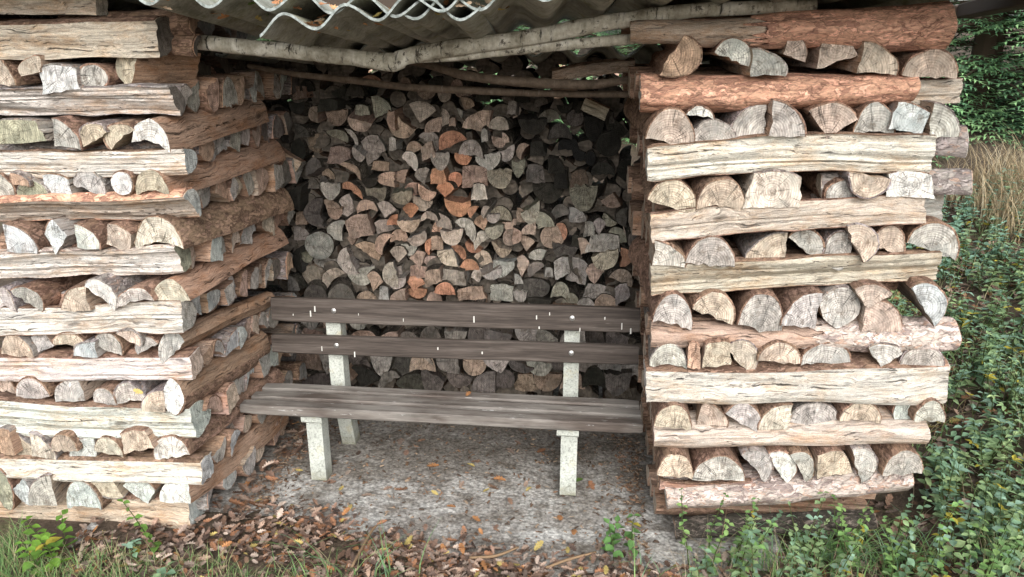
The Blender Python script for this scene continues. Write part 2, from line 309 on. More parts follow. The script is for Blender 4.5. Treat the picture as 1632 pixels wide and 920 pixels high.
def log_meshes(P, L, r, nseg=8, bark=True, rough=1., taper=0., bend=0., endm=True, scale_of=None, wav=.05, bfrom=0.):
    """P: profile (u, v, bark) in local Y, Z; runs from X=0 to X=L. Returns body mesh and bark mesh or None."""
    n = len(P); V = []; cu = sum(p[0] for p in P)/n; cv = sum(p[1] for p in P)/n
    sd_ = r.uniform(0, 500); size = max(max(abs(p[0]-cu) for p in P), max(abs(p[1]-cv) for p in P))
    ridge = [r.uniform(-1, 1)*.0028*rough for _ in range(n)]
    nrm = []
    for i in range(n):
        x0, y0, _ = P[i-1]; x1, y1, _ = P[(i+1) % n]; dx, dy = x1-x0, y1-y0; q = math.hypot(dx, dy) or 1; nrm.append((dy/q, -dx/q))
    area = sum(P[i-1][0]*P[i][1]-P[i][0]*P[i-1][1] for i in range(n))
    if area < 0: nrm = [(-a_, -b_) for a_, b_ in nrm]
    rings = []
    b1, b2 = r.uniform(-1, 1)*bend, r.uniform(-1, 1)*bend; tw = r.uniform(-.12, .12)*min(L, .6)
    for j in range(nseg+1):
        f = j/nseg; x = L*f; oy = b1*math.sin(f*math.pi)+bend*.5*nz(sd_+x*3.1); oz = b2*math.sin(f*math.pi)+bend*.6*nz(sd_+40+x*3.1)
        k = 1+taper*f+(wav*nz(sd_+x*4, 7.7) if j else 0); k *= scale_of(f) if scale_of else 1
        ct, st = math.cos(tw*f), math.sin(tw*f); row = []
        for i, (u, v, b) in enumerate(P):
            du, dv = (u-cu)*k, (v-cv)*k; du, dv = du*ct-dv*st, du*st+dv*ct
            am = (.0035 if b else .0055)*rough
            d = am*nz(sd_+x*(9 if b else 3.5), u*26, v*26) + ridge[i]*(0 if b else 1)*(nz(sd_+i*3.3, x*4)+.6)
            if j == 0: d *= .3
            ox = 0
            if j in (0, nseg): ox = .004*nz(sd_+u*40, v*40)
            row.append((x+ox, cu+du+oy+nrm[i][0]*d, cv+dv+oz+nrm[i][1]*d))
        rings.append(row)
    V = [p for row in rings for p in row]; Fc = []; mi = []; sm = []
    for j in range(nseg):
        for i in range(n):
            k = (i+1) % n; Fc.append((j*n+i, (j+1)*n+i, (j+1)*n+k, j*n+k)); isb = P[i][2] and P[k][2]
            mi.append(1 if isb else 0); sm.append(True)
    if area < 0: Fc = [f[::-1] for f in Fc]
    e0 = tuple(range(n)); e1 = tuple(nseg*n+i for i in range(n))
    if area > 0: e0, e1 = e0[::1], e1[::-1]
    else: e0, e1 = e0[::-1], e1
    # faces above run inward when the loop is CCW seen from +X; make all outward
    Fc = [f[::-1] for f in Fc]; Fc += [e0[::-1], e1[::-1]]; mi += [2, 2]; sm += [False, False]
    use_child = bark and any(p[2] for p in P)
    if use_child: mi = [0 if m == 1 else m for m in mi]
    body = mesh('log', V, Fc, (M_SPLIT, M_BARK, M_END), mi, sm, sharp=38)
    bm_ = None
    if use_child:
        run = [i for i in range(n) if P[i][2]]
        # contiguous run (rotate so that it starts after a gap)
        full = len(run) == n
        if not full:
            s0 = next(i for i in run if not P[i-1][2]); run = []
            i = s0
            while P[i % n][2]: run.append(i % n); i += 1
        m = len(run); BV = []; BF = []; th = r.uniform(.003, .0055); rec = r.uniform(-.002, .006)
        j0 = int(bfrom*nseg); nseg_ = nseg; nsb = nseg-j0
        for j in range(j0, nseg+1):
            for q, i in enumerate(run):
                x, y, z = rings[j][i]; e_ = 0 if (full or 0 < q < m-1) else .6
                t_ = th*(1-e_)+.0022*nz(sd_+x*14, i*1.7); xx = x+(rec+(.006 if j0 == 0 else .12)*nz(i*.7, sd_) if j == j0 else 0)-(.004 if j == nseg else 0)
                BV.append((xx, y+nrm[i][0]*t_, z+nrm[i][1]*t_)); BV.append((xx, y-nrm[i][0]*.001, z-nrm[i][1]*.001))
        def id_(j, q, s): return (j*m+(q % m))*2+s
        qs = range(m if full else m-1)
        for j in range(nsb):
            for q in qs:
                BF.append((id_(j, q, 0), id_(j, q+1, 0), id_(j+1, q+1, 0), id_(j+1, q, 0)))
            if not full:
                BF.append((id_(j, 0, 1), id_(j, 0, 0), id_(j+1, 0, 0), id_(j+1, 0, 1)))
                BF.append((id_(j, m-1, 0), id_(j, m-1, 1), id_(j+1, m-1, 1), id_(j+1, m-1, 0)))
        for q in qs:
            BF.append((id_(0, q, 1), id_(0, q+1, 1), id_(0, q+1, 0), id_(0, q, 0)))
            BF.append((id_(nsb, q, 0), id_(nsb, q+1, 0), id_(nsb, q+1, 1), id_(nsb, q, 1)))
        bm_ = mesh('bark', BV, BF, (M_BARK,), None, True, sharp=50)
    return body, bm_
SIDE = dict(t='t', g='t', w='w', b='b', u='g', y='y', o='o', k='k', p='p', m='g', d='d', P='P', T='T')
def jit(c, r, s=.10):
    k = 1+r.uniform(-s, s); return tuple(max(.01, x*k*(1+r.uniform(-.03, .03))) for x in c)
BARKC = dict(n=(.25, .165, .115), o=(.62, .37, .26), g=(.27, .245, .23), l=(.50, .43, .38), d=(.05, .045, .035))
def place_log(name, body, bk, mw, end, side, barkc, r):
    o = link(name, body, None, mw); o['end_tint'] = jit(TINT[end], r); o['side_tint'] = jit(TINT[side] if isinstance(side, str) else side, r); o['bark_tint'] = jit(BARKC[barkc], r)
    if bk:
        c = link('bark', bk); c.parent = o; c['bark_tint'] = o['bark_tint']; c['end_tint'] = o['end_tint']; c['side_tint'] = o['side_tint']
    return o
def end_log(cx, cy, w_, h_, kind, rot, col, Y, L, r, side=None, barkc='n', dirx=0., dirz=0., nseg=7, child=True, name='split_log', rough=1., nobark=False):
    """a log running away from the viewer whose sawn end shows at photo box (cx,cy,w,h) on the plane y=Y"""
    c = onY(cx, cy, Y); W = (onY(cx+w_/2, cy, Y)-onY(cx-w_/2, cy, Y)).length; H = abs(onY(cx, cy-h_/2, Y).z-onY(cx, cy+h_/2, Y).z)
    P, (bx, bz) = fit(outline(kind, r), rot, W, H)
    P = [(-x, z, 0 if nobark else b) for x, z, b in P]      # local Y points to world -X
    body, bk = log_meshes(P, L, r, nseg=nseg, bark=child, bend=.012, rough=rough, taper=r.uniform(-.08, .05))
    X = Vector((dirx, 1, dirz)); mw = basis(X); loc = Vector((c.x-bx, Y, c.z-bz)); mw.translation = loc
    return place_log(name, body, bk, mw, col, side or SIDE[col], barkc, r)
def long_log(P0, P1, th, kind, rot, col, r, side=None, barkc='n', nseg=44, bend=.012, rough=2.0, depth=1., scale_of=None, child=True, name='split_log', bfrom=0., nobark=False, wav=.10):
    """log lying from P0 to P1 (centres of its front face line); th = height"""
    P, (bx, bz) = fit(outline(kind, r), rot, th*depth, th)
    P = [(y-bx, z-bz, b) for y, z, b in P]
    if nobark: P = [(y, z, 0) for y, z, b in P]
    D_ = []
    for i, (y, z, b) in enumerate(P):
        y2, z2, b2 = P[(i+1) % len(P)]; D_.append((y, z, b)); m_ = min(b, b2)
        if math.hypot(y2-y, z2-z) > .007: D_.append(((y+y2)/2+(0 if m_ else r.uniform(-.0012, .0012)), (z+z2)/2+(0 if m_ else r.uniform(-.0012, .0012)), m_))
    P = D_; ax = P1-P0; body, bk = log_meshes(P, ax.length, r, nseg=nseg, bark=child, bend=bend, rough=rough, scale_of=scale_of, wav=wav, bfrom=bfrom)
    mw = basis(ax); off = mw.to_3x3() @ Vector((0, th*depth/2, 0)); mw.translation = P0+off
    return place_log(name, body, bk, mw, col, side or SIDE[col], barkc, r)

# ---- right stack: rows of sawn ends, top to bottom (photo boxes)
YR, YL, YB = 2.40, 2.29, 3.34
R_ROWS = [
 [(1085,90,64,66,'D',-112,'b'),(1168,84,58,46,'D',-18,'w'),(1224,101,58,44,'Q',0,'g'),(1268,80,38,44,'W',-60,'t'),(1336,84,64,54,'B',10,'t'),(1402,93,66,54,'Q',-5,'t'),(1484,102,90,48,'D',-6,'t')],
 [(1069,204,78,60,'D',-6,'t'),(1117,180,46,22,'G',-8,'w'),(1138,213,78,44,'D',0,'g'),(1193,192,60,60,'Q',92,'g'),(1258,190,60,60,'Q',2,'g'),(1328,191,80,58,'W',-8,'t'),(1396,190,66,54,'D',-4,'g'),(1450,190,62,52,'B',-12,'u'),(1508,192,52,56,'Q',0,'g')],
 [(1071,314,78,54,'D',-14,'t'),(1151,312,78,56,'C',-6,'t'),(1233,303,92,60,'B',-4,'T'),(1342,308,50,42,'T',40,'g'),(1385,296,66,40,'D',170,'t'),(1455,296,82,44,'B',4,'w')],
 [(1067,404,54,42,'Q',0,'g'),(1134,403,80,48,'D',-5,'g'),(1222,393,64,46,'Q',90,'t'),(1284,391,58,50,'D',-35,'g'),(1335,402,44,62,'T',30,'g'),(1374,389,54,60,'D',-60,'t'),(1419,388,52,54,'D',-12,'t'),(1487,385,84,60,'D',-14,'g')],
 [(1073,498,64,58,'D',-8,'g'),(1138,492,68,52,'D',-16,'t'),(1214,500,72,62,'D',-6,'g'),(1277,494,62,58,'Q',88,'g'),(1338,490,66,66,'T',0,'g'),(1392,472,62,38,'W',-10,'t'),(1410,506,70,52,'Q',-2,'t'),(1480,486,60,68,'D',-50,'u')],
 [(1067,568,60,40,'D',0,'g'),(1107,568,22,42,'B',0,'b'),(1144,566,46,44,'B',6,'t'),(1182,570,52,54,'D',-38,'t'),(1244,563,68,34,'D',0,'t'),(1319,566,82,40,'C',0,'g'),(1410,567,56,36,'W',-8,'g'),(1472,572,70,34,'D',0,'g')],
 [(1074,665,60,40,'D',0,'t'),(1136,663,50,42,'Q',-8,'t'),(1186,664,58,46,'D',-25,'g'),(1235,664,52,42,'Q',86,'T'),(1301,662,84,42,'D',-8,'g'),(1373,658,68,34,'C',0,'t'),(1440,657,32,44,'T',12,'u'),(1484,656,50,36,'D',0,'g')],
 [(1078,743,58,40,'D',-4,'t'),(1148,747,84,42,'D',4,'g'),(1207,743,52,50,'D',-45,'g'),(1246,745,48,50,'D',-52,'w'),(1278,744,42,48,'D',-55,'g'),(1331,742,60,46,'B',12,'t'),(1377,744,44,56,'D',-66,'g'),(1441,739,64,42,'D',6,'g')],
]
def pal(n): return ORD[n]
r1 = random.Random(11)
for k, row in enumerate(R_ROWS):
    order = sorted(range(len(row)), key=lambda i: row[i][0])
    for i, (cx, cy, w_, h_, kd, rot, col) in enumerate(row):
        o = end_log(cx, cy, w_, h_, kd, rot+r1.uniform(-3, 3), col, YR+r1.uniform(-.02, .03), .80, r1, dirx=r1.uniform(-.07, .03), dirz=r1.uniform(-.01, .03),
                    barkc=r1.choice('nnng'), side=('T' if (cx, cy) == (1168, 84) else None))
        tag(o, f"{CW[col]} {SW[kd]} log end, {pal(order.index(i)+1)} from left in {ORD[k+1]} end row, right stack", 'firewood log', 'log ends in the right stack')
# long crosswise logs of the right stack: x0,yt0,yb0, x1,yt1,yb1, kind, rot, colour, side, bark colour, label
R_LONG = [
 (1005,34,68,1518,4,80,'D',80,'t','t','o','thick orange-barked pine log with a split tan left half, on top of the right stack', .42),
 (1022,120,180,1470,114,164,'D',90,'w','t','o','orange and white barked log, first full log below the top log of the right stack', None),
 (1032,238,290,1488,212,278,'D',-84,'w','P','n','pale smooth-split log with wavy grain, second long log below the top of right stack', None),
 (1038,343,388,1478,318,358,'D',-98,'t','T','n','grey-tan split log, third long log below the top of right stack', None),
 (1038,425,478,1503,406,450,'D',-80,'t','T','n','tan split log with hairy grain, fourth long log below the top of right stack', None),
 (1038,522,558,1532,520,564,'D',60,'t','p','l','thin bent log with lilac-barked right end, fifth below the top of right stack', .55),
 (1030,588,645,1512,576,640,'B',2,'w','P','n','thick pale split log with a knot, sixth long log below the top of right stack', None),
 (1043,680,728,1480,668,724,'D',92,'p',(.56, .49, .43),'l','smooth pinkish barkless round-faced log, seventh long log below the top of right stack', -1),
 (1063,776,830,1460,752,800,'D',88,'w','p','l','lilac-grey barked log partly behind green plants, lowest whole log of right stack', None),
 (1076,840,866,1400,828,850,'D',70,'d',(.17, .14, .11),'d','dim brown log at the very bottom of the right stack, hidden by plants', None),
]
for q in R_LONG:
    x0, a0, b0, x1, a1, b1, kd, rot, col, side, bc, lab, bf = q
    Y = YR+r1.uniform(-.012, .012); P0, P1 = onY(x0, (a0+b0)/2, Y), onY(x1, (a1+b1)/2, Y)
    h0 = abs(onY(x0, a0, Y).z-onY(x0, b0, Y).z); h1 = abs(onY(x1, a1, Y).z-onY(x1, b1, Y).z)
    o = long_log(P0, P1, h0, kd, rot, col, r1, side=side, barkc=bc, bend=.016, scale_of=(lambda f, a_=h1/h0: 1+(a_-1)*f), bfrom=(bf if bf and bf > 0 else 0), nobark=bf == -1)
    tag(o, lab, 'firewood log', 'long crosswise logs in the right stack')
for (x0, y0, x1, y1, th, kd, rot, col, side, bc, lab, dy) in [
    (1290,146,1533,144,38,'B',0,'t','T','n','tan split log poking out behind the right end of the orange-white barked log',.07),
    (1300,226,1545,229,44,'D',20,'w','w','g','white-topped barked log poking out right of the pale wavy-grained log',.10),
    (1310,298,1552,291,38,'D',20,'t','t','g','tan-ended barked log sticking out furthest to the right of the right stack',.05),
    (1300,333,1503,330,44,'B',0,'g','g','n','weathered grey log behind the right end of the grey-tan split log',.11),
    (1052,774,1200,776,20,'B',0,'p','p','n','thin pinkish split piece on the lilac-grey barked lowest log, left side',.02)]:
    Y = YR+dy; P0, P1 = onY(x0, y0, Y), onY(x1, y1, Y); h0 = th/F*Y*.93
    tag(long_log(P0, P1, h0, kd, rot, col, r1, side=side, barkc=bc, nseg=18), lab, 'firewood log', 'long crosswise logs in the right stack')
# ---- left stack
L_ROWS = [
 [(8,116,26,46,'Q',0,'t'),(47,106,38,32,'W',50,'t'),(92,128,66,48,'B',2,'u'),(149,122,48,40,'R',0,'g'),(200,110,50,62,'D',70,'y')],
 [(30,213,90,42,'B',8,'m'),(104,213,44,50,'Q',-5,'g'),(149,217,46,38,'D',30,'y'),(190,218,50,42,'D',40,'y'),(238,216,60,54,'C',-14,'P')],
 [(8,297,24,36,'Q',0,'g'),(30,287,28,22,'W',-50,'b'),(50,301,52,32,'D',-4,'m'),(91,298,46,40,'B',-6,'u'),(140,294,50,38,'D',-12,'g'),(194,293,32,36,'R',0,'w'),(241,292,54,42,'C',0,'y')],
 [(31,381,48,46,'Q',0,'u'),(91,379,36,56,'B',42,'u'),(140,377,38,40,'Q',-4,'w'),(188,381,42,46,'B',-16,'t'),(252,373,78,52,'C',0,'T')],
 [(8,478,30,38,'D',0,'g'),(42,477,52,38,'D',-35,'g'),(116,476,48,40,'Q',90,'t'),(160,470,48,48,'D',-40,'w'),(213,474,62,30,'G',10,'g'),(271,468,60,46,'D',12,'T')],
 [(24,552,52,36,'D',0,'t'),(70,549,36,34,'B',20,'g'),(110,543,54,26,'D',-8,'t'),(134,556,40,26,'Q',90,'u'),(172,548,42,36,'D',-20,'g'),(205,540,38,26,'D',-40,'t'),(232,552,36,28,'D',30,'g'),(273,557,44,52,'D',35,'g')],
 [(8,614,26,26,'D',0,'t'),(50,619,52,32,'D',0,'g'),(108,623,50,40,'Q',100,'g'),(165,632,36,26,'D',0,'g'),(206,630,52,38,'D',10,'g'),(243,640,38,34,'Q',90,'t'),(276,632,34,56,'T',180,'w')],
 [(8,704,24,40,'B',0,'b'),(38,710,32,36,'Q',-5,'t'),(66,712,38,40,'Q',-4,'T'),(100,708,42,28,'D',0,'t'),(131,715,44,42,'Q',88,'u'),(171,712,46,28,'D',-6,'T'),(218,707,50,38,'B',16,'t'),(272,716,60,38,'D',14,'P')],
 [(6,782,24,64,'R',0,'m'),(38,784,36,42,'W',170,'u'),(64,783,44,48,'Q',90,'g'),(130,790,56,44,'C',4,'u'),(168,777,50,32,'W',150,'y'),(222,780,52,46,'B',-38,'u'),(275,782,52,44,'Q',95,'w')],
]
REAR = [(313,112),(406,172),(436,237),(443,316),(440,378),(428,485),(422,548),(435,598),(442,655)]
REARZ = []
r2 = random.Random(23)
LONGZ = [60, 163, 258, 330, 422, 505, 587, 678, 752, 818]
def xin(z): return -1.325-.09*max(0, 1.7-z)/1.7       # inner face of the left stack leans out a little
for k, row in enumerate(L_ROWS):
    order = sorted(range(len(row)), key=lambda i: row[i][0])
    last = row[-1]
    for i, (cx, cy, w_, h_, kd, rot, col) in enumerate(row):
        Y = YL+r2.uniform(-.02, .02); dx = r2.uniform(-.04, .08); dz = r2.uniform(-.02, .02); L = .9; side = None; bc = r2.choice('nng')
        if i == len(row)-1:                              # outermost log: its long side is the face beside the bench
            A = onY(cx, cy, Y); X = xin(A.z)-.04; B = onX(*REAR[k], X); 
            L = min(1.15, B.y-Y); dx = (X-A.x-.01)/L*1.0; dz = (B.z-A.z)/L; REARZ.append((B.y, B.z))
            side = 'b' if k not in (3, 6, 7) else 'b'
            bc = 'n'
            if k == 0: side = 'b'
            kd2 = kd
        o = end_log(cx, cy, w_, h_, kd, rot+r2.uniform(-3, 3), col, Y, L, r2, dirx=dx, dirz=dz, barkc=bc, side=side, nseg=12 if i == len(row)-1 else 7, nobark=(i == len(row)-1 and k not in (3, 6, 7)))
        tag(o, f"{CW[col]} {SW[kd]} log end, {pal(order.index(i)+1)} from left in {ORD[k+1]} end row, left stack", 'firewood log', 'log ends in the left stack')
L_LONG = [
 (-330,2,20,158,-6,30,'B',0,'T','T','n','light tan split log at the top left corner, its end cut at a slant', .05),
 (-260,36,92,250,27,90,'B',1,'d','T','n','thick peach-tan split log with a dark sawn end, second from top of left stack', 0),
 (-220,148,190,271,138,186,'D',-66,'d','P','g','cream split log with white lichen on its top edge, below the first end row', 0),
 (-200,234,276,293,238,280,'D',-88,'u','P','n','cream-white split log with fine grain, below the second end row, left stack', 0),
 (-200,316,354,298,304,352,'D',-42,'u','T','o','peeling-barked log with round blue-grey end, below the third end row, left stack', 0),
 (-200,412,456,281,398,442,'D',-75,'m','w','l','white log with flaky bark and greenish end, below the fourth end row, left stack', 0),
 (-210,502,536,291,484,528,'D',-97,'g','P','n','cream split log humped in the middle, below the fifth end row, left stack', 0),
 (-200,566,604,303,568,606,'B',0,'t','P','n','straight cream split log with square end, below the sixth end row, left stack', 0),
 (-190,622,684,304,652,706,'D',-84,'u','w','n','thick bluish-white split log with a nail hole, below the seventh end row', 0),
 (-190,722,756,320,738,776,'B',-2,'u','P','n','cream split log with wavy lower edge, below the eighth end row, left stack', 0),
 (-160,790,832,300,798,842,'B',0,'u','t','n','grey-ended log at the very bottom of the left stack, among fallen leaves', .02),
]
for (x0, a0, b0, x1, a1, b1, kd, rot, col, side, bc, lab, dy) in L_LONG:
    Y = YL+dy; P0, P1 = onY(x0, (a0+b0)/2, Y), onY(x1, (a1+b1)/2, Y)
    h0 = abs(onY(x0, a0, Y).z-onY(x0, b0, Y).z); h1 = abs(onY(x1, a1, Y).z-onY(x1, b1, Y).z)
    o = long_log(P0, P1, h0, kd, rot, col, r2, side=side, barkc=bc, bend=.016, scale_of=(lambda f, a_=h1/h0: 1+(a_-1)*f))
    tag(o, lab, 'firewood log', 'long crosswise logs in the left stack')
for (x0, a0, b0, x1, a1, b1, col, side, lab, dy) in [
    (90,22,60,303,20,56,'b','b','brown log behind and above the peach-tan log, upper of the pair by the pole',.09),
    (90,60,92,309,54,92,'d','b','brown log end behind the peach-tan log, lower of the pair by the birch pole',.09),
    (-150,398,424,215,392,414,'b','b','reddish barked log lying behind and above the white flaky-barked log',.05)]:
    Y = YL+dy; P0, P1 = onY(x0, (a0+b0)/2, Y), onY(x1, (a1+b1)/2, Y); h0 = abs(onY(x0, a0, Y).z-onY(x0, b0, Y).z)
    tag(long_log(P0, P1, h0, 'D', 50, col, r2, side=side, barkc='n', nseg=16), lab, 'firewood log', 'long crosswise logs in the left stack')
# ends showing on the inner face of the left stack, beside the bench
def rear_z(k):      # height of crosswise layer k at the rear of the stack
    return None
LY = [163, 258, 330, 422, 505, 587, 678, 752, 815]; LH = [44, 40, 44, 44, 42, 38, 50, 38, 40]
for k, (yy, hh) in enumerate(zip(LY, LH)):
    zf = onY(305, yy, YL).z; H = hh/F*YL*1.06
    (ya, za) = REARZ[k]; (yb, zb) = REARZ[k+1] if k+1 < len(REARZ) else (3.2, max(.03, za-.16))
    if k == 0: za = zb+.17; 
    zr = (za+zb)/2; yr_ = 3.2; Y = YL+.09; m = 0
    end = 3.30
    while Y < end:
        w_ = r2.uniform(.07, .125); f = (Y-YL)/(yr_-YL); z = zf+(zr-zf)*f; z = max(z, H*.45)
        hk = H*r2.uniform(.85, 1.18)*(1+.25*f); kd = r2.choice('DDQQWGBBCT'); col = r2.choice('gguuttbpgg' if f < .75 else 'ggddbu')
        P, (bx, bz) = fit(outline(kd, r2), r2.choice([0, -10, 15, -30, 20, 90, 170]), w_, hk); P = [(a_-bx, b_-bz, c_) for a_, b_, c_ in P]
        body, bk = log_meshes(P, .8, r2, nseg=5, bark=True, bend=.008)
        X = Vector((-1, r2.uniform(-.05, .05), r2.uniform(-.02, .02))); mw = basis(X); mw.translation = Vector((xin(z)+r2.uniform(-.035, .02)-(.0 if f > .1 else .01), Y+w_/2, z))
        o = place_log('split_log', body, bk, mw, col, r2.choice('btpb'), r2.choice('nng'), r2); m += 1
        tag(o, f"{CW[col]} {SW[kd]} end, {pal(m)} from front in {ORD[k+1]} layer, left stack's bench side", 'firewood log', 'log ends on the inner face of the left stack')
        Y += w_*r2.uniform(.9, 1.02)
# joined core: the other logs inside the stacks, of which only slivers show between the front ones
class Acc:
    def __init__(s): s.V = []; s.F = []; s.M = []; s.C = []
    def add(s, V, Fc, m=0, c=None):
        b = len(s.V); s.V += [tuple(v) for v in V]; s.F += [tuple(i+b for i in f) for f in Fc]; s.M += [m]*len(Fc)
        if c is not None: s.C += [c]*len(V)
    def add_mesh(s, me, mw):
        b = len(s.V); s.V += [tuple(mw @ v.co) for v in me.vertices]
        for p in me.polygons: s.F.append(tuple(i+b for i in p.vertices)); s.M.append(p.material_index)
        bpy.data.meshes.remove(me)
r3 = random.Random(5)
A = Acc()
RY = [(45, 40), (145, 46), (248, 50), (346, 44), (440, 50), (538, 42), (614, 52), (702, 46), (790, 46), (842, 40)]
for yy, hh in RY:
    z = onY(1040, yy, YR).z; x_l = onY(1022+(yy-40)*.045, yy, YR).x; H = hh/F*YR*1.05; Y = YR+.10
    while Y < 3.25:
        w_ = r3.uniform(.08, .13); P, (bx, bz) = fit(outline(r3.choice('DQBGD'), r3), r3.choice([0, 90, 180, 20]), w_, H*r3.uniform(.85, 1.1)); P = [(a_-bx, b_-bz, c_) for a_, b_, c_ in P]
        body, _ = log_meshes(P, .80, r3, nseg=4, bark=False); mw = basis(Vector((1, r3.uniform(-.04, .04), 0)))
        mw.translation = Vector((x_l+r3.uniform(-.035, .03)-.012*(Y-YR)/.8, Y+w_/2, z+.0*(Y-YR))); A.add_mesh(body, mw); Y += w_
o = link('stacked_logs', mesh('stacked_logs', A.V, A.F, (M_SPLIT, M_BARK, M_END), A.M, None)); tag(o, 'jumbled log edges on the bench side of the right stack', 'firewood', None, 'stuff')
o['end_tint'] = TINT['t']; o['side_tint'] = (.44, .30, .22); o['bark_tint'] = BARKC['n']
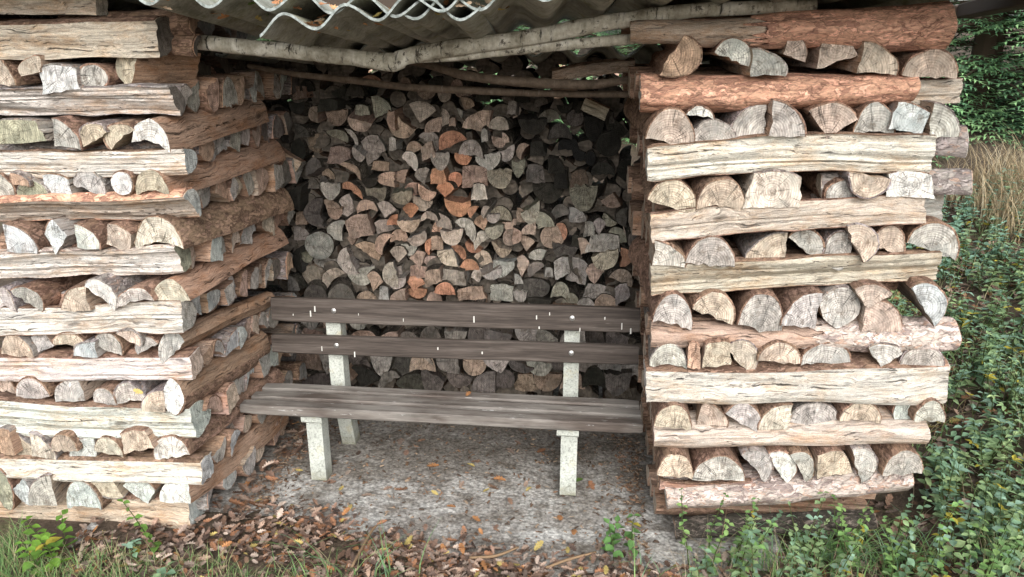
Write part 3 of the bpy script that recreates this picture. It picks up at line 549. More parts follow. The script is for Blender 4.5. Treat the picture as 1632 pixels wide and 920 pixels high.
# ---- weathered pile behind the bench, sizes and places read off enlarged crops: (origin, scale, pieces)
CROPS = [((430,120),5.11,"""352 325 90 145 D 85 p;545 345 195 145 D 180 b;735 400 200 125 D 165 p;750 290 130 100 B 0 m;905 260 165 185 W -30 m;260 450 125 115 Q 0 d;540 500 225 110 D -30 m;375 555 190 165 D 75 b;670 510 110 155 G -60 g;560 655 215 165 B 0 p;720 645 105 125 D 150 g;845 610 200 260 B 20 g;660 785 185 150 G -30 b;780 755 160 115 D 165 k;810 875 145 85 D 180 k;945 850 155 125 D 90 p;900 740 150 85 B 0 b;460 250 175 115 B 0 k;230 270 140 110 D 180 k;360 750 145 155 D 20 d;230 610 120 180 R 0 k;475 800 100 110 Q 0 b;350 880 105 90 D 0 d;440 870 90 105 D 0 d;825 40 175 100 D -20 o;985 370 80 170 D 90 b;640 905 150 70 D 0 o;600 200 90 130 D 20 k;130 120 160 110 R 0 b;240 150 130 120 B 0 b;300 90 110 100 D 0 k;100 330 110 160 B 0 d;110 480 90 150 D 90 d;700 130 150 110 D 0 k;560 130 130 110 D 200 k"""),
 ((430,290),4.84,"""470 70 155 145 D 180 g;630 70 185 125 G -30 o;600 180 135 190 D 100 g;825 120 180 155 D 180 m;750 195 165 115 C 8 b;900 215 150 135 Q 30 g;340 240 155 230 D 90 d;480 190 135 115 Q 20 b;505 250 120 90 D 180 b;520 375 155 165 C 80 g;690 345 215 200 B 12 p;250 400 150 115 Q 0 g;380 490 225 215 R 0 g;630 455 80 80 W 0 p;600 610 165 215 D 110 g;755 540 205 150 D -40 b;430 620 215 85 G 180 g;285 590 105 80 D 180 m;320 720 165 155 T 160 y;495 745 185 165 C 40 y;700 720 215 155 D 192 g;550 850 205 140 D 0 d;350 850 175 115 D 0 d;810 770 125 155 Q 30 b;740 880 165 85 D 0 b;880 860 85 115 B 0 u;885 480 145 165 C 60 p;885 350 155 130 B 15 g;945 290 90 90 Q 90 o;930 720 125 195 D 100 g;195 600 90 200 G 90 k;180 780 90 120 Q 0 g;200 130 120 200 D 80 k;240 280 90 110 B 0 b;590 790 100 90 B 0 k"""),
 ((620,120),5.11,"""95 400 230 235 D 150 b;275 300 220 180 W -12 t;460 345 80 155 D -90 t;305 165 155 85 D 180 b;450 185 115 80 D 180 t;610 160 155 60 D 180 p;365 400 145 135 Q 90 p;715 375 255 180 Q 80 p;900 395 175 115 D 0 t;520 530 230 170 D 22 o;330 530 185 165 C -40 g;665 600 220 155 C 0 g;545 310 125 95 B -20 g;805 700 220 150 D 190 g;895 545 130 100 D 175 p;950 505 65 85 Q 0 p;785 490 55 120 B 0 g;945 640 155 150 D 200 g;320 620 130 170 B 20 p;415 700 160 155 D 180 g;170 700 130 175 D -35 w;205 600 145 140 D 30 b;700 830 225 195 B 0 p;270 820 125 145 Q 60 g;400 820 135 145 B 0 o;540 860 140 145 W 0 o;610 680 145 100 D 170 o;105 820 115 115 D 80 b;30 560 65 120 B 0 g;900 840 210 170 D 182 m;1000 270 80 120 B 0 g;640 230 115 105 Q 20 b;510 400 60 110 B 10 p;550 60 110 70 D 0 b;130 60 110 90 D 0 b;380 50 120 90 D 90 k;860 120 200 120 D 0 k;760 180 130 100 D 0 k"""),
 ((620,290),4.84,"""155 55 125 105 Q 90 p;295 80 145 135 D 160 p;105 120 165 115 D 190 m;260 165 165 125 D 170 u;170 225 125 125 W 0 o;430 60 150 125 W 0 o;530 205 220 145 C 178 o;650 235 90 95 D 60 o;700 80 130 140 B 0 w;740 230 75 105 D 60 g;720 320 130 120 Q 60 b;150 340 185 110 D 185 g;310 265 145 85 G 0 g;420 300 145 135 Q -10 g;375 360 95 115 W 20 p;590 375 175 190 D -42 w;490 430 180 130 D 182 g;75 420 145 100 D 0 b;215 440 165 130 D 205 g;305 500 65 145 G 80 o;70 560 145 125 W 0 g;215 600 135 145 Q 60 p;160 520 135 95 G 180 g;370 480 95 125 B 0 g;450 590 165 155 W 150 w;540 545 125 130 D -40 o;650 505 135 90 D -210 o;710 460 125 160 D 30 u;810 385 150 120 D 190 m;925 430 105 125 R 0 p;870 530 165 125 G 170 y;720 590 175 115 G 0 y;620 640 155 100 D 5 o;340 630 165 115 W -10 p;230 700 165 125 B 0 p;50 700 115 125 Q 90 g;60 780 145 95 D 180 g;205 785 145 115 Q 30 o;340 740 135 150 B 15 p;225 860 155 80 D 182 o;435 820 165 105 D -5 o;500 730 190 135 B -6 g;680 720 105 115 W 20 w;790 705 155 115 D -150 g;885 670 175 135 Q -90 u;640 860 235 115 B 5 b;870 850 195 145 B 0 w;70 870 125 95 Q 90 p;350 890 125 90 D 0 p;930 330 115 95 D 190 b;860 245 185 125 D 0 m;800 290 115 75 D 180 g"""),
 ((820,120),5.11,"""20 290 75 120 D -90 t;150 420 240 135 D 180 k;280 340 185 120 D 10 m;500 350 145 145 R 0 d;370 460 195 140 C 0 d;650 440 175 225 D 180 k;60 620 110 140 C 60 b;190 600 135 130 B 0 k;770 560 210 210 R 0 k;840 430 195 180 D 150 k;440 560 180 120 D 0 k;530 640 135 125 D 160 k;170 800 165 165 B 0 d;380 840 115 185 B 0 k;525 845 150 155 B 10 b;720 760 205 115 D 0 k;340 740 145 135 Q 0 k;890 780 115 185 D 90 k;30 760 115 155 D 180 m;560 260 120 110 B 0 k;760 330 110 120 B 0 d;60 180 130 100 D 0 k;220 230 120 100 D 20 d;400 260 140 100 D 190 k;600 150 150 80 D 0 k;620 680 90 120 R 0 k"""),
 ((820,290),4.38,"""110 215 135 165 D 200 m;210 265 145 120 Q 10 m;320 220 145 130 D 20 d;440 230 125 115 Q 0 g;480 110 205 195 D 180 m;670 130 145 110 W 170 b;240 80 235 150 D 180 k;60 230 95 105 Q 0 b;95 320 115 95 Q 90 p;15 380 75 120 D -90 p;90 430 115 115 Q 40 b;335 345 80 120 D -60 o;265 380 175 175 R 0 b;590 310 95 120 W 0 g;520 330 85 115 B 0 g;665 265 105 95 D 150 m;620 430 255 140 B 0 g;715 380 155 125 D 0 m;630 540 195 155 D 195 y;775 525 90 135 D -90 o;840 400 105 140 D 60 d;165 520 135 105 W 20 g;330 600 125 165 B 12 g;440 620 165 200 B -20 g;560 640 135 155 W 0 p;490 450 105 125 Q 20 b;740 670 175 135 D -22 p;750 790 115 165 B 18 g;640 830 165 95 D 0 b;580 760 215 105 B 0 g;320 755 145 115 D 0 m;130 740 235 140 R 0 d;50 590 115 155 W 0 p;30 680 65 75 Q 0 g;390 820 125 95 D 0 m;500 850 135 80 D 0 g;170 840 175 65 D 180 k;40 800 105 85 D 180 g;150 610 125 115 D 40 d;240 630 65 75 B 0 g;350 480 185 125 D 170 d;430 420 85 105 B 0 k;750 250 85 145 D 90 d;860 600 60 200 B 0 b""")]
PIECES = []
for (ox, oy), s_, txt in CROPS:
    for q in txt.split(';'):
        a_ = q.split(); cx, cy, ww, hh = [float(v)/s_ for v in a_[:4]]; PIECES.append([ox+cx, oy+cy, ww*.98, hh*.98, a_[4], float(a_[5]), a_[6]])
r4 = random.Random(31)
# rows seen under the backrest and between its slats
for y0, x0, n_, cols in [(505, 458, 15, 'bgdpgbd'), (540, 466, 15, 'bgdgpbd'), (577, 455, 16, 'bgdbygd'), (606, 470, 15, 'bdgdkbb')]:
    for i in range(n_):
        PIECES.append([x0+i*37+r4.uniform(-5, 5), y0+r4.uniform(-6, 6), r4.uniform(34, 48), r4.uniform(28, 40), r4.choice('DDDQBCGR'), r4.choice([0, 180, 180, 160, 20, 90]), r4.choice(cols)])
PIECES.append([679, 580, 24, 26, 'D', -30, 'T'])
rows = {}
for p in PIECES: rows.setdefault(int((p[1]-100)//30), []).append(p)
n_old = 0; A = Acc()
def old_label(p):
    row = sorted(rows[int((p[1]-100)//30)], key=lambda q: q[0]); ri = sorted(rows).index(int((p[1]-100)//30))+1
    return f"{CW[p[6]]} {SW[p[4]]} log, {ORD[row.index(p)+1]} along in {ORD[ri]} row down, pile behind bench"
big = sorted(PIECES, key=lambda p: -p[2]*p[3]*(1 if p[1] < 490 else .35)); chosen = {id(p) for p in big[:300]}
OLDT = dict(TINT); 
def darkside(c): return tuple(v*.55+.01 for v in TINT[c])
for p in PIECES:
    Y = YB+r4.uniform(-.045, .055)
    if id(p) in chosen:
        cx, cy, ww, hh, kd, rot, col = p
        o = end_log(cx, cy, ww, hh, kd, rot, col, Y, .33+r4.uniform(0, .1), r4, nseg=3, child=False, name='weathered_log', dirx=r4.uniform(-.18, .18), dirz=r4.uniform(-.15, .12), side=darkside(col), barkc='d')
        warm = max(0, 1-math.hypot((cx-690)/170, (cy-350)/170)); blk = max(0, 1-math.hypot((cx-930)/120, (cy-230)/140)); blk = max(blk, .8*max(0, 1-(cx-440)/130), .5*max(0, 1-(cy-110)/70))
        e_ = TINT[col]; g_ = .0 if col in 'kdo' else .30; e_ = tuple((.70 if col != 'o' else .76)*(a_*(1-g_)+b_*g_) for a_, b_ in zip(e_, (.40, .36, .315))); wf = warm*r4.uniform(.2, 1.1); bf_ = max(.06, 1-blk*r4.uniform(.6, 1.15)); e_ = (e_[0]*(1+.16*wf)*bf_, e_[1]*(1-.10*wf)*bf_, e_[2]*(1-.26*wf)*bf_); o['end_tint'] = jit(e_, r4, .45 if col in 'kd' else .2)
        tag(o, old_label(p), 'weathered log', 'weathered logs in the pile behind the bench')
    else:
        P, (bx, bz) = fit(outline(p[4], r4), p[5], p[2]/F*YB, p[3]/F*YB); P = [(-x, z, b) for x, z, b in P]
        body, _ = log_meshes(P, .3, r4, nseg=2, bark=False); c = onY(p[0], p[1], Y); mw = basis(Vector((0, 1, 0))); mw.translation = Vector((c.x-bx, Y, c.z-bz)); A.add_mesh(body, mw)
# second depth of the pile, glimpsed through its gaps, and what lies above and beside it
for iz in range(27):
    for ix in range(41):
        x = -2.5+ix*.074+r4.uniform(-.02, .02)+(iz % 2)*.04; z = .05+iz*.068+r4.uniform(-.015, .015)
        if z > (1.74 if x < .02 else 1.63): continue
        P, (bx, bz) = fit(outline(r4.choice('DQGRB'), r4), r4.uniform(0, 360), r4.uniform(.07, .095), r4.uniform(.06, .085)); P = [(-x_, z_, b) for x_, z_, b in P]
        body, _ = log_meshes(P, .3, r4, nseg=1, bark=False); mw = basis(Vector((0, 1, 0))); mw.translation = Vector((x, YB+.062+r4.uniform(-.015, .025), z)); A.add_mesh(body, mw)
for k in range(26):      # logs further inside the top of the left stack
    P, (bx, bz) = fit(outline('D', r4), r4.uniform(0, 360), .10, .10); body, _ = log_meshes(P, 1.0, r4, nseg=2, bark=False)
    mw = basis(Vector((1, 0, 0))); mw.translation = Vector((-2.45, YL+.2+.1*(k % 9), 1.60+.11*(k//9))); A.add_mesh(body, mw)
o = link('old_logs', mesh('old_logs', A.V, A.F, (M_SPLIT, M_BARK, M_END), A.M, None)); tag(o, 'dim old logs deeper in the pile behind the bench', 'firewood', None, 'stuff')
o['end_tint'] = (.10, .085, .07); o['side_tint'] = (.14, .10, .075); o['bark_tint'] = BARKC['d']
# loose split pieces at the top of the back pile
for (x0, y0, x1, y1, th, Y, col, lab) in [(880,122,1012,104,22,3.1,'t','long tan split stick slanting under the roof at the top right of the old pile'),
    (882,150,920,142,16,2.95,'b','reddish splinter end wedged on the lower thin branch near the right stack'),
    (930,165,968,182,22,3.24,'y','short yellowish split stick lying high in the blackened corner of the old pile'),
    (425,236,474,270,30,3.28,'g','grey log jutting from the left stack towards the old pile')]:
    P0, P1 = onY(x0, y0, Y), onY(x1, y1, Y); tag(long_log(P0, P1, th/F*Y, 'B', 0, col, r4, nseg=8, name='split_stick', child=False), lab, 'split stick')
# ------------------------------------------------------------------ ground and concrete pad
def gz(x, y):
    r_ = max(0, x-1.15); return .30*min(r_, 2.2)+.05*max(0, y-3.6) + .03*nz(x*1.7, y*1.7)*min(1, abs(x)+.2) - .012 - .10*max(0, min(1, (1.7-y)))*.2
xs = [-60, -40, -25, -15, -10, -7, -5]+[-4+i*.1 for i in range(18)]+[-2.2+i*.04 for i in range(90)]+[1.4+i*.1 for i in range(46)]+[6.5, 8, 11, 16, 25, 40, 60]
ys = [-40, -20, -10, -5, -2, -1]+[-.5+i*.1 for i in range(20)]+[1.5+i*.04 for i in range(30)]+[2.7+i*.1 for i in range(58)]+[9, 10.5, 13, 17, 24, 40, 70, 120]
V = [(x, y, gz(x, y) if y < 40 else gz(x, 40)) for y in ys for x in xs]; nx = len(xs)
def pad_front(x):      # irregular front edge of the slab, where soil and litter lap over it
    pts = [(-2.2, 2.42), (-1.2, 2.46), (-.9, 2.36), (-.45, 2.27), (0, 2.22), (.33, 2.24), (.8, 2.35)]
    for (a_, b_), (c_, d_) in zip(pts, pts[1:]):
        if x <= c_: return b_+(d_-b_)*max(0, (x-a_))/(c_-a_)+.035*nz(x*3.5)+.02*nz(x*9)
    return 2.35
for i, v in enumerate(V):     # keep the soil under the slab, and let it lap over its front edge
    if -1.85 < v[0] < .75 and pad_front(v[0]) < v[1] < 3.7: V[i] = (v[0], v[1], -.03)
    elif -1.85 < v[0] < .75 and v[1] > 2.0 and v[1] < 3: V[i] = (v[0], v[1], .008+.012*nz(v[0]*9, v[1]*9))
Fc = [(j*nx+i, j*nx+i+1, (j+1)*nx+i+1, (j+1)*nx+i) for j in range(len(ys)-1) for i in range(nx-1)]
tag(link('ground', mesh('ground', V, Fc, (M_SOIL,), None, True)), 'dark forest soil around the shelter', None, None, 'structure')
V = []; Fc = []; NX, NY = 60, 36
for j in range(NY+1):
    for i in range(NX+1):
        fx, fy = i/NX, j/NY; x = -1.9+2.65*fx; y0 = 2.16+.03*nz(x*3)+.015*nz(x*11); y = y0+(3.75-y0)*fy
        V.append((x, y, .003*nz(x*8, y*8)+(-.0 if fy > 0 else -.004)))
Fc = [(j*(NX+1)+i, j*(NX+1)+i+1, (j+1)*(NX+1)+i+1, (j+1)*(NX+1)+i) for j in range(NY) for i in range(NX)]
b = len(V)
for i in range(NX+1): x, y, _ = V[i]; V.append((x, y-.006, -.09))
Fc += [(b+i, b+i+1, i+1, i) for i in range(NX)]
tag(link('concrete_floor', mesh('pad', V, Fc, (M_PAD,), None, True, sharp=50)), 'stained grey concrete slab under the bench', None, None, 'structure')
# ------------------------------------------------------------------ bench
def boxm(c, d, mat, bev=.004, seg=1, wob=0., r=rng):
    """bevelled box, c centre, d size; long boxes get cross cuts for a little waviness"""
    x, y, z = d[0]/2, d[1]/2, d[2]/2; n = seg
    prof = [(-y+bev, -z), (y-bev, -z), (y, -z+bev), (y, z-bev), (y-bev, z), (-y+bev, z), (-y, z-bev), (-y, -z+bev)]
    V = []; s0 = r.uniform(0, 100)
    for j in range(n+1):
        X = -x+2*x*j/n; o1, o2 = wob*nz(s0+X*3), wob*nz(s0+30+X*3); k = 1 if 0 < j < n else 1-bev/max(y, z)*.6
        V += [(c[0]+X, c[1]+p*k+o1, c[2]+q*k+o2) for p, q in prof]
    Fc = [(j*8+i, j*8+(i+1) % 8, (j+1)*8+(i+1) % 8, (j+1)*8+i) for j in range(n) for i in range(8)]
    Fc = [f[::-1] for f in Fc]+[tuple(range(8)), tuple(n*8+i for i in range(8))[::-1]]
    return mesh('box', V, Fc, (mat,))
lg = onZ(505, 767, 0); rg = onZ(906, 795, 0); YG = (lg.y+rg.y)/2
sfL, sfR = onY(383, 662, YG-.05), onY(1024, 692, YG-.05); zs = (sfL.z+sfR.z)/2; xc = (sfL.x+sfR.x)/2; LB = sfR.x-sfL.x
bench = bpy.data.objects.new('park_bench', None); COL.objects.link(bench); bench.location = (xc, YG, 0)
tag(bench, 'weathered dark wooden bench on concrete legs standing between the two firewood stacks', 'bench')
def part(name, me, loc, par=bench, rot=(0, 0, 0)):
    o = link(name, me); o.parent = par; o.location = Vector(loc)-(bench.location if par is bench else Vector()); o.rotation_euler = rot; return o
TH = .043; back_y = onZ(435, 607, zs+TH).y; depth = back_y-(YG-.05); sw = (depth-.052)/3
for i in range(3):
    part('seat_slat', boxm((0, 0, 0), (LB-(.012*i), sw, TH), M_SEAT, .006, 24, .002), (xc+.004*i, YG-.05+sw/2+i*(sw+.026), zs+TH/2-.003*i), rot=(math.radians(-1.0), 0, 0))
YS = back_y+.02
def zspan(xa, ya, yb): return onY(xa, ya, YS).z, onY(xa, yb, YS).z
for (ax, at, ab, bx, bt, bb) in [(432, 475, 513, 1020, 494, 531), (433, 535, 563, 1018, 553, 583)]:
    L_, R_ = onY(ax, (at+ab)/2, YS), onY(bx, (bt+bb)/2, YS); h_ = abs(onY(ax, at, YS).z-onY(ax, ab, YS).z)*.5+abs(onY(bx, bt, YS).z-onY(bx, bb, YS).z)*.5
    o = part('back_slat', boxm((0, 0, 0), (R_.x-L_.x, .032, h_), M_BACK, .005, 24, .002), ((L_.x+R_.x)/2, YS+.016, (L_.z+R_.z)/2), rot=(math.radians(-4), math.atan2(-(R_.z-L_.z), R_.x-L_.x), 0))
    hz = (L_.z+R_.z)/2
    for px_ in (533, 912):
        xb = onY(px_, 510, YS).x; V = []
        n = 10
        for ring, (rr, yy) in enumerate([(.011, 0), (.011, -.003), (.006, -.005), (.001, -.0065)]): V += [(rr*math.cos(2*math.pi*i/n), yy, rr*math.sin(2*math.pi*i/n)) for i in range(n)]
        Fc = [(k*n+i, k*n+(i+1) % n, (k+1)*n+(i+1) % n, (k+1)*n+i) for k in range(3) for i in range(n)]+[tuple(3*n+i for i in range(n))]
        bo = link('bolt', mesh('bolt', V, Fc, (M_STEEL,))); bo.parent = o; bo.location = (xb-(L_.x+R_.x)/2, -.0165, .004)
    # runs of bird droppings
    V = []; Fc = []
    r5 = random.Random(int(at))
    drops = [(r5.uniform(-.78, .78), r5.uniform(-.35, .42), r5.uniform(.006, .026)) for _ in range(13 if at < 500 else 4)]
    for x, zf_, ln in drops:
        b = len(V); ww = r5.uniform(.0012, .0028); z = zf_*h_; V += [(x-ww, -.0175, z), (x+ww, -.0175, z+.001), (x+ww*1.2, -.0185, z-ln), (x, -.019, z-ln-.002), (x-ww, -.0185, z-ln)]; Fc.append((b, b+4, b+3, b+2, b+1))
    d = link('droppings', mesh('droppings', V, Fc, (M_DROP,))); d.parent = o; d['kind'] = 'stuff'
def lerp(a_, b_, f): return a_+(b_-a_)*f
for (fx, bxp) in ((506, 538), (906, 910)):
    xg = onY(fx, 740, YG).x; xb = onY(bxp, 600, YS+.04).x
    x = xg
    part('front_leg', boxm((0, 0, 0), (.066, .075, zs-.045), M_CAST, .007), (x, YG+.0375, (zs-.045)/2))
    part('leg_cap', boxm((0, 0, 0), (.088, .10, .052), M_CAST, .010), (x-.006, YG+.035, zs-.028))
    part('seat_bearer', boxm((0, 0, 0), (.06, depth-.08, .05), M_CAST, .006), (x+.004, YG+.09+(depth-.08)/2, zs-.028))
    # rear post: leans back, its foot splayed behind
    V = []; zt = onY(600, 497, YS).z+.01
    for z, yy in ((-.002, YS+.12), (zs-.02, YS+.04), (zs+.06, YS+.036), (zt, YS+.036)):
        V += [(xb-.032, yy, z), (xb+.032, yy, z), (xb+.032, yy+.07, z), (xb-.032, yy+.07, z)]
    Fc = [(k*4+i, k*4+(i+1) % 4, (k+1)*4+(i+1) % 4, (k+1)*4+i) for k in range(3) for i in range(4)]+[(0, 3, 2, 1), (12, 13, 14, 15)]
    me = mesh('post', V, Fc, (M_CAST,)); o = link('back_post', me); o.parent = bench; o.matrix_parent_inverse = Matrix.Translation(-bench.location)
# ------------------------------------------------------------------ poles and branches
def tube(pts, rads, mat, n=12, seg=6, r=rng, rough=.06):
    P = [Vector(p) for p in pts]; C = []
    for i in range(len(P)-1):
        p0 = P[max(0, i-1)]; p1 = P[i]; p2 = P[i+1]; p3 = P[min(len(P)-1, i+2)]
        for k in range(seg):
            t = k/seg; C.append((.5*((2*p1)+(p2-p0)*t+(2*p0-5*p1+4*p2-p3)*t*t+(3*p1-p0-3*p2+p3)*t**3), lerp(rads[i], rads[i+1], t)))
    C.append((P[-1], rads[-1])); V = []; s0 = r.uniform(0, 99)
    for i, (c, ra) in enumerate(C):
        d = (C[min(i+1, len(C)-1)][0]-C[max(i-1, 0)][0]).normalized(); s_ = d.cross(Vector((0, 0, 1)));
        if s_.length < .1: s_ = d.cross(Vector((1, 0, 0)))
        s_.normalize(); u = s_.cross(d)
        for k in range(n):
            an = 2*math.pi*k/n; rr = ra*(1+rough*nz(s0+i*.6, math.cos(an)*1.5, math.sin(an)*1.5)*2); V.append(c+s_*(rr*math.cos(an))+u*(rr*math.sin(an)))
    m = len(C); Fc = [(i*n+k, i*n+(k+1) % n, (i+1)*n+(k+1) % n, (i+1)*n+k) for i in range(m-1) for k in range(n)]
    return V, Fc+[tuple(range(n))[::-1], tuple((m-1)*n+k for k in range(n))]
def pole(name, pxs, Ys, rads, mat, label, cat, twigs=0, group=None):
    pts = [onY(x, y, Y) for (x, y), Y in zip(pxs, Ys)]; V, Fc = tube(pts, rads, mat, 12, 8); o = link(name, mesh(name, V, Fc, (mat,), None, True, sharp=60)); tag(o, label, cat, group)
    return o, pts
YP = 2.48
pole('birch_pole', [(300,66),(400,76),(490,84),(560,92),(625,99),(650,90),(740,74),(830,62),(920,45),(1000,31),(1100,18),(1215,12),(1300,10)], [YP]*13, [.024,.025,.026,.026,.030,.026,.026,.025,.025,.024,.022,.020,.018], M_BIRCH, 'pale crooked birch pole spanning both firewood stacks under the roof', 'pole')
pole('birch_branch', [(640,97),(740,88),(830,78),(920,70),(1010,62)], [YP+.03]*5, [.010,.017,.018,.017,.016], M_BIRCH, 'shorter mossy birch branch lying under the crooked pole, from its bend rightwards', 'branch')
pole('thin_branch', [(395,105),(470,118),(560,128),(650,139),(740,144),(860,149),(1008,151)], [2.95]*7, [.009,.012,.013,.014,.014,.013,.012], M_TWIG, 'thin brown branch hanging nearly level, the lower of two before the old pile', 'branch')
pole('thin_branch', [(640,96),(690,106),(740,120),(800,128),(870,133),(940,135),(1005,127)], [2.85]*7, [.010,.014,.017,.018,.018,.017,.013], M_TWIG, 'darker thicker branch sloping down above the lower thin branch, right half', 'branch')
# ------------------------------------------------------------------ corrugated roof
WL = .170; AMP = .0245
def sheet(px, py, Y, phase, n, Lr, slope_x, ddx, ddz, label, lead=0., tip=0.):
    """fibre-cement sheet whose front edge starts at photo point (px,py) on y=Y; phase 0 = trough"""
    o0 = onY(px, py, Y); ex = Vector((math.cos(slope_x), -.03, math.sin(slope_x))); ey = Vector((ddx, 1, ddz)).normalized(); up = ex.cross(ey).normalized()
    k = int(n*14); th = .0075; V = []; m = 7
    off0 = -AMP*math.cos(phase*2*math.pi)
    for j in range(m):
        for i in range(k+1):
            u = n*WL*i/k; hgt = -AMP*math.cos((i/k*n+phase)*2*math.pi)-off0; dd = Lr*j/(m-1)+(.006*nz(u*20, px) if j == 0 else 0)
            p = o0+ex*u+ey*dd+up*hgt; V.append(p+up*th*.5); V.append(p-up*th*.5)
    def id_(j, i, s): return (j*(k+1)+i)*2+s
    Fc = []; mi = []
    for j in range(m-1):
        for i in range(k):
            Fc.append((id_(j, i, 0), id_(j, i+1, 0), id_(j+1, i+1, 0), id_(j+1, i, 0))); mi.append(0)
            Fc.append((id_(j, i, 1), id_(j+1, i, 1), id_(j+1, i+1, 1), id_(j, i+1, 1))); mi.append(0)
        for i, q in ((0, 1), (k, 0)):
            f = (id_(j, i, 0), id_(j+1, i, 0), id_(j+1, i, 1), id_(j, i, 1)); Fc.append(f if q else f[::-1]); mi.append(1)
    for j, q in ((0, 0), (m-1, 1)):
        for i in range(k):
            f = (id_(j, i, 0), id_(j, i, 1), id_(j, i+1, 1), id_(j, i+1, 0)); Fc.append(f if not q else f[::-1]); mi.append(1)
    me = mesh('sheet', V, Fc, (M_FIB, M_EDGE), mi, True, sharp=50)
    o = link('corrugated_sheet', me); tag(o, label, 'roof sheet', 'corrugated fibre-cement roof sheets'); return (o0, ex, ey, up, off0, phase)
SA = sheet(414, 58, 2.02, .06, 3.6, 1.15, .125, -.07, -.065, 'corrugated roof sheet with its free left corner hanging lowest over the birch pole')
SD = sheet(642, 22, 2.03, .80, 5.5, 1.15, .125, -.07, -.065, 'corrugated roof sheet tucked under its left neighbour above the bend of the birch pole')
SB = sheet(170, -17, 2.05, .3, 6.0, 1.9, -.05, -.06, -.10, 'corrugated roof sheet lying over the left stack, leaves caught in its troughs')
sheet(1010, -32, 2.04, .2, 6.4, 1.5, .02, -.07, -.06, 'dark corrugated roof sheet above the right stack')
sheet(-420, -36, 2.10, .2, 7.0, 1.9, .0, -.06, -.085, 'corrugated roof sheet above the far left of the left stack')
# rear course of the roof
sheet(812, 116, 3.95, .5, 6.0, .2, -.0, -.05, -.05, 'rear corrugated sheet, its wavy end seen low under the roof on the right')
rear = [(-1.75, 2.9, 'rear corrugated sheet behind the left stack'), (-.72, 2.95, 'rear corrugated sheet over the middle of the old pile'), (.30, 2.9, 'rear corrugated sheet over the right end of the old pile')]
for i, (x, y, lab) in enumerate(rear):
    k = int(6.2*14); 
    q = Vector((x, y, 1.735+.004*i)); d = q-CAM; X = 816+F*d.dot(RT)/d.dot(FW); Yp = 460-F*d.dot(UP)/d.dot(FW)
    sheet(X, Yp, y, .1, 6.1 if i < 2 else 4.2, 1.15, .0, -.04, -.075, lab)
def beam(name, P0, P1, w_, h_, mat, label, cat):
    ax = P1-P0; me = boxm((ax.length/2, 0, 0), (ax.length, w_, h_), mat, .004, 8, .003); o = link(name, me); mw = basis(ax); mw.translation = P0; o.matrix_world = mw; tag(o, label, cat); return o
M_RAFT = plain('dark_old_timber', (.06, .045, .035), .9)
beam('roof_rafter', onY(1700, -18, 2.05), onY(1535, 19, 3.3), .07, .05, M_RAFT, 'dark timber rafter under the roof edge, above the right end of the right stack', 'rafter')
beam('roof_batten', onY(-330, -12, 3.25), onY(1560, 20, 3.25), .06, .05, M_RAFT, 'dark timber batten carrying the roof sheets across the back', 'batten')
# ------------------------------------------------------------------ fallen leaves
LEAFC = [(.22, .14, .10), (.29, .19, .145), (.16, .105, .08), (.35, .26, .205), (.46, .37, .31), (.12, .085, .07), (.30, .155, .09), (.28, .215, .18), (.37, .26, .20)]
YEL = (.50, .40, .15); ORA = (.40, .20, .09)
def oak(size, r, fancy=True):
    """lobed oak leaf, curled; V, F"""
    if fancy: half = [(0, .0), (.10, .03), (.10, .13), (.20, .09), (.28, .20), (.36, .11), (.46, .27), (.55, .14), (.66, .27), (.74, .13), (.86, .17), (.97, .06), (1.0, 0)]
    else: half = [(0, 0), (.15, .12), (.3, .22), (.38, .12), (.55, .28), (.64, .15), (.8, .22), (1, 0)]
    n = len(half); cu, cw = r.uniform(-.5, .9), r.uniform(.2, 1.6); V = []
    for s in (1, -1):
        for x, y in half:
            yy = y*s*(1+r.uniform(-.12, .12)); V.append((x*size, yy*size, size*(cu*(x-.5)**2*.5-cu*.12+cw*yy*yy*1.2+r.uniform(-.012, .012))))
    mid = [(x*size, 0, size*(cu*(x-.5)**2*.5-cu*.12-.01)) for x, _ in half]; b = len(V); V += mid; Fc = []
    for i in range(n-1):
        Fc.append((b+i, b+i+1, i+1, i)); Fc.append((b+i, n+i, n+i+1, b+i+1))
    return V, Fc
def put(V, loc, r, tilt=.35):
    R = Matrix.Rotation(r.uniform(0, 6.28), 3, 'Z') @ Matrix.Rotation(r.uniform(-tilt, tilt), 3, 'X') @ Matrix.Rotation(r.uniform(-tilt, tilt), 3, 'Y')
    return [R @ Vector(v)+Vector(loc) for v in V]
r6 = random.Random(77)
PADL = [(547,771,'y'),(520,768,'b'),(533,765,'b'),(647,714,'b'),(679,740,'o'),(744,738,'y'),(768,735,'b'),(785,762,'o'),(780,775,'y'),(838,781,'y'),(732,776,'b'),(727,808,'o'),(699,786,'y'),(610,781,'b'),(627,777,'b'),(558,746,'b'),(766,829,'o'),(894,831,'o'),(916,840,'o'),(793,832,'b'),(946,779,'b'),(840,765,'b'),(861,770,'b'),(575,790,'b'),(560,802,'y'),(820,721,'b'),(870,712,'b'),(664,702,'b'),(930,760,'g'),(1010,770,'b'),(1035,752,'b'),(470,746,'y'),(455,735,'b'),(573,715,'b'),(640,696,'b'),(550,705,'b'),(1000,728,'b'),(810,792,'b'),(955,862,'b'),(905,868,'y'),(820,700,'b'),(795,780,'b')]
NEAR = 'front left leg'
def lm(x, y):
    if x < 560 and y > 755: return "beside the bench's left front leg"
    if x > 930: return 'near the foot of the right stack'
    if y > 800: return 'near the front edge of the slab'
    if y < 730: return 'in the shade under the seat'
    return 'in the middle of the slab'
cnt = {}
rowsL = sorted(PADL, key=lambda q: q[0]); areas = {}
for q in rowsL: areas.setdefault((lm(q[0], q[1]), q[2]), []).append(q)
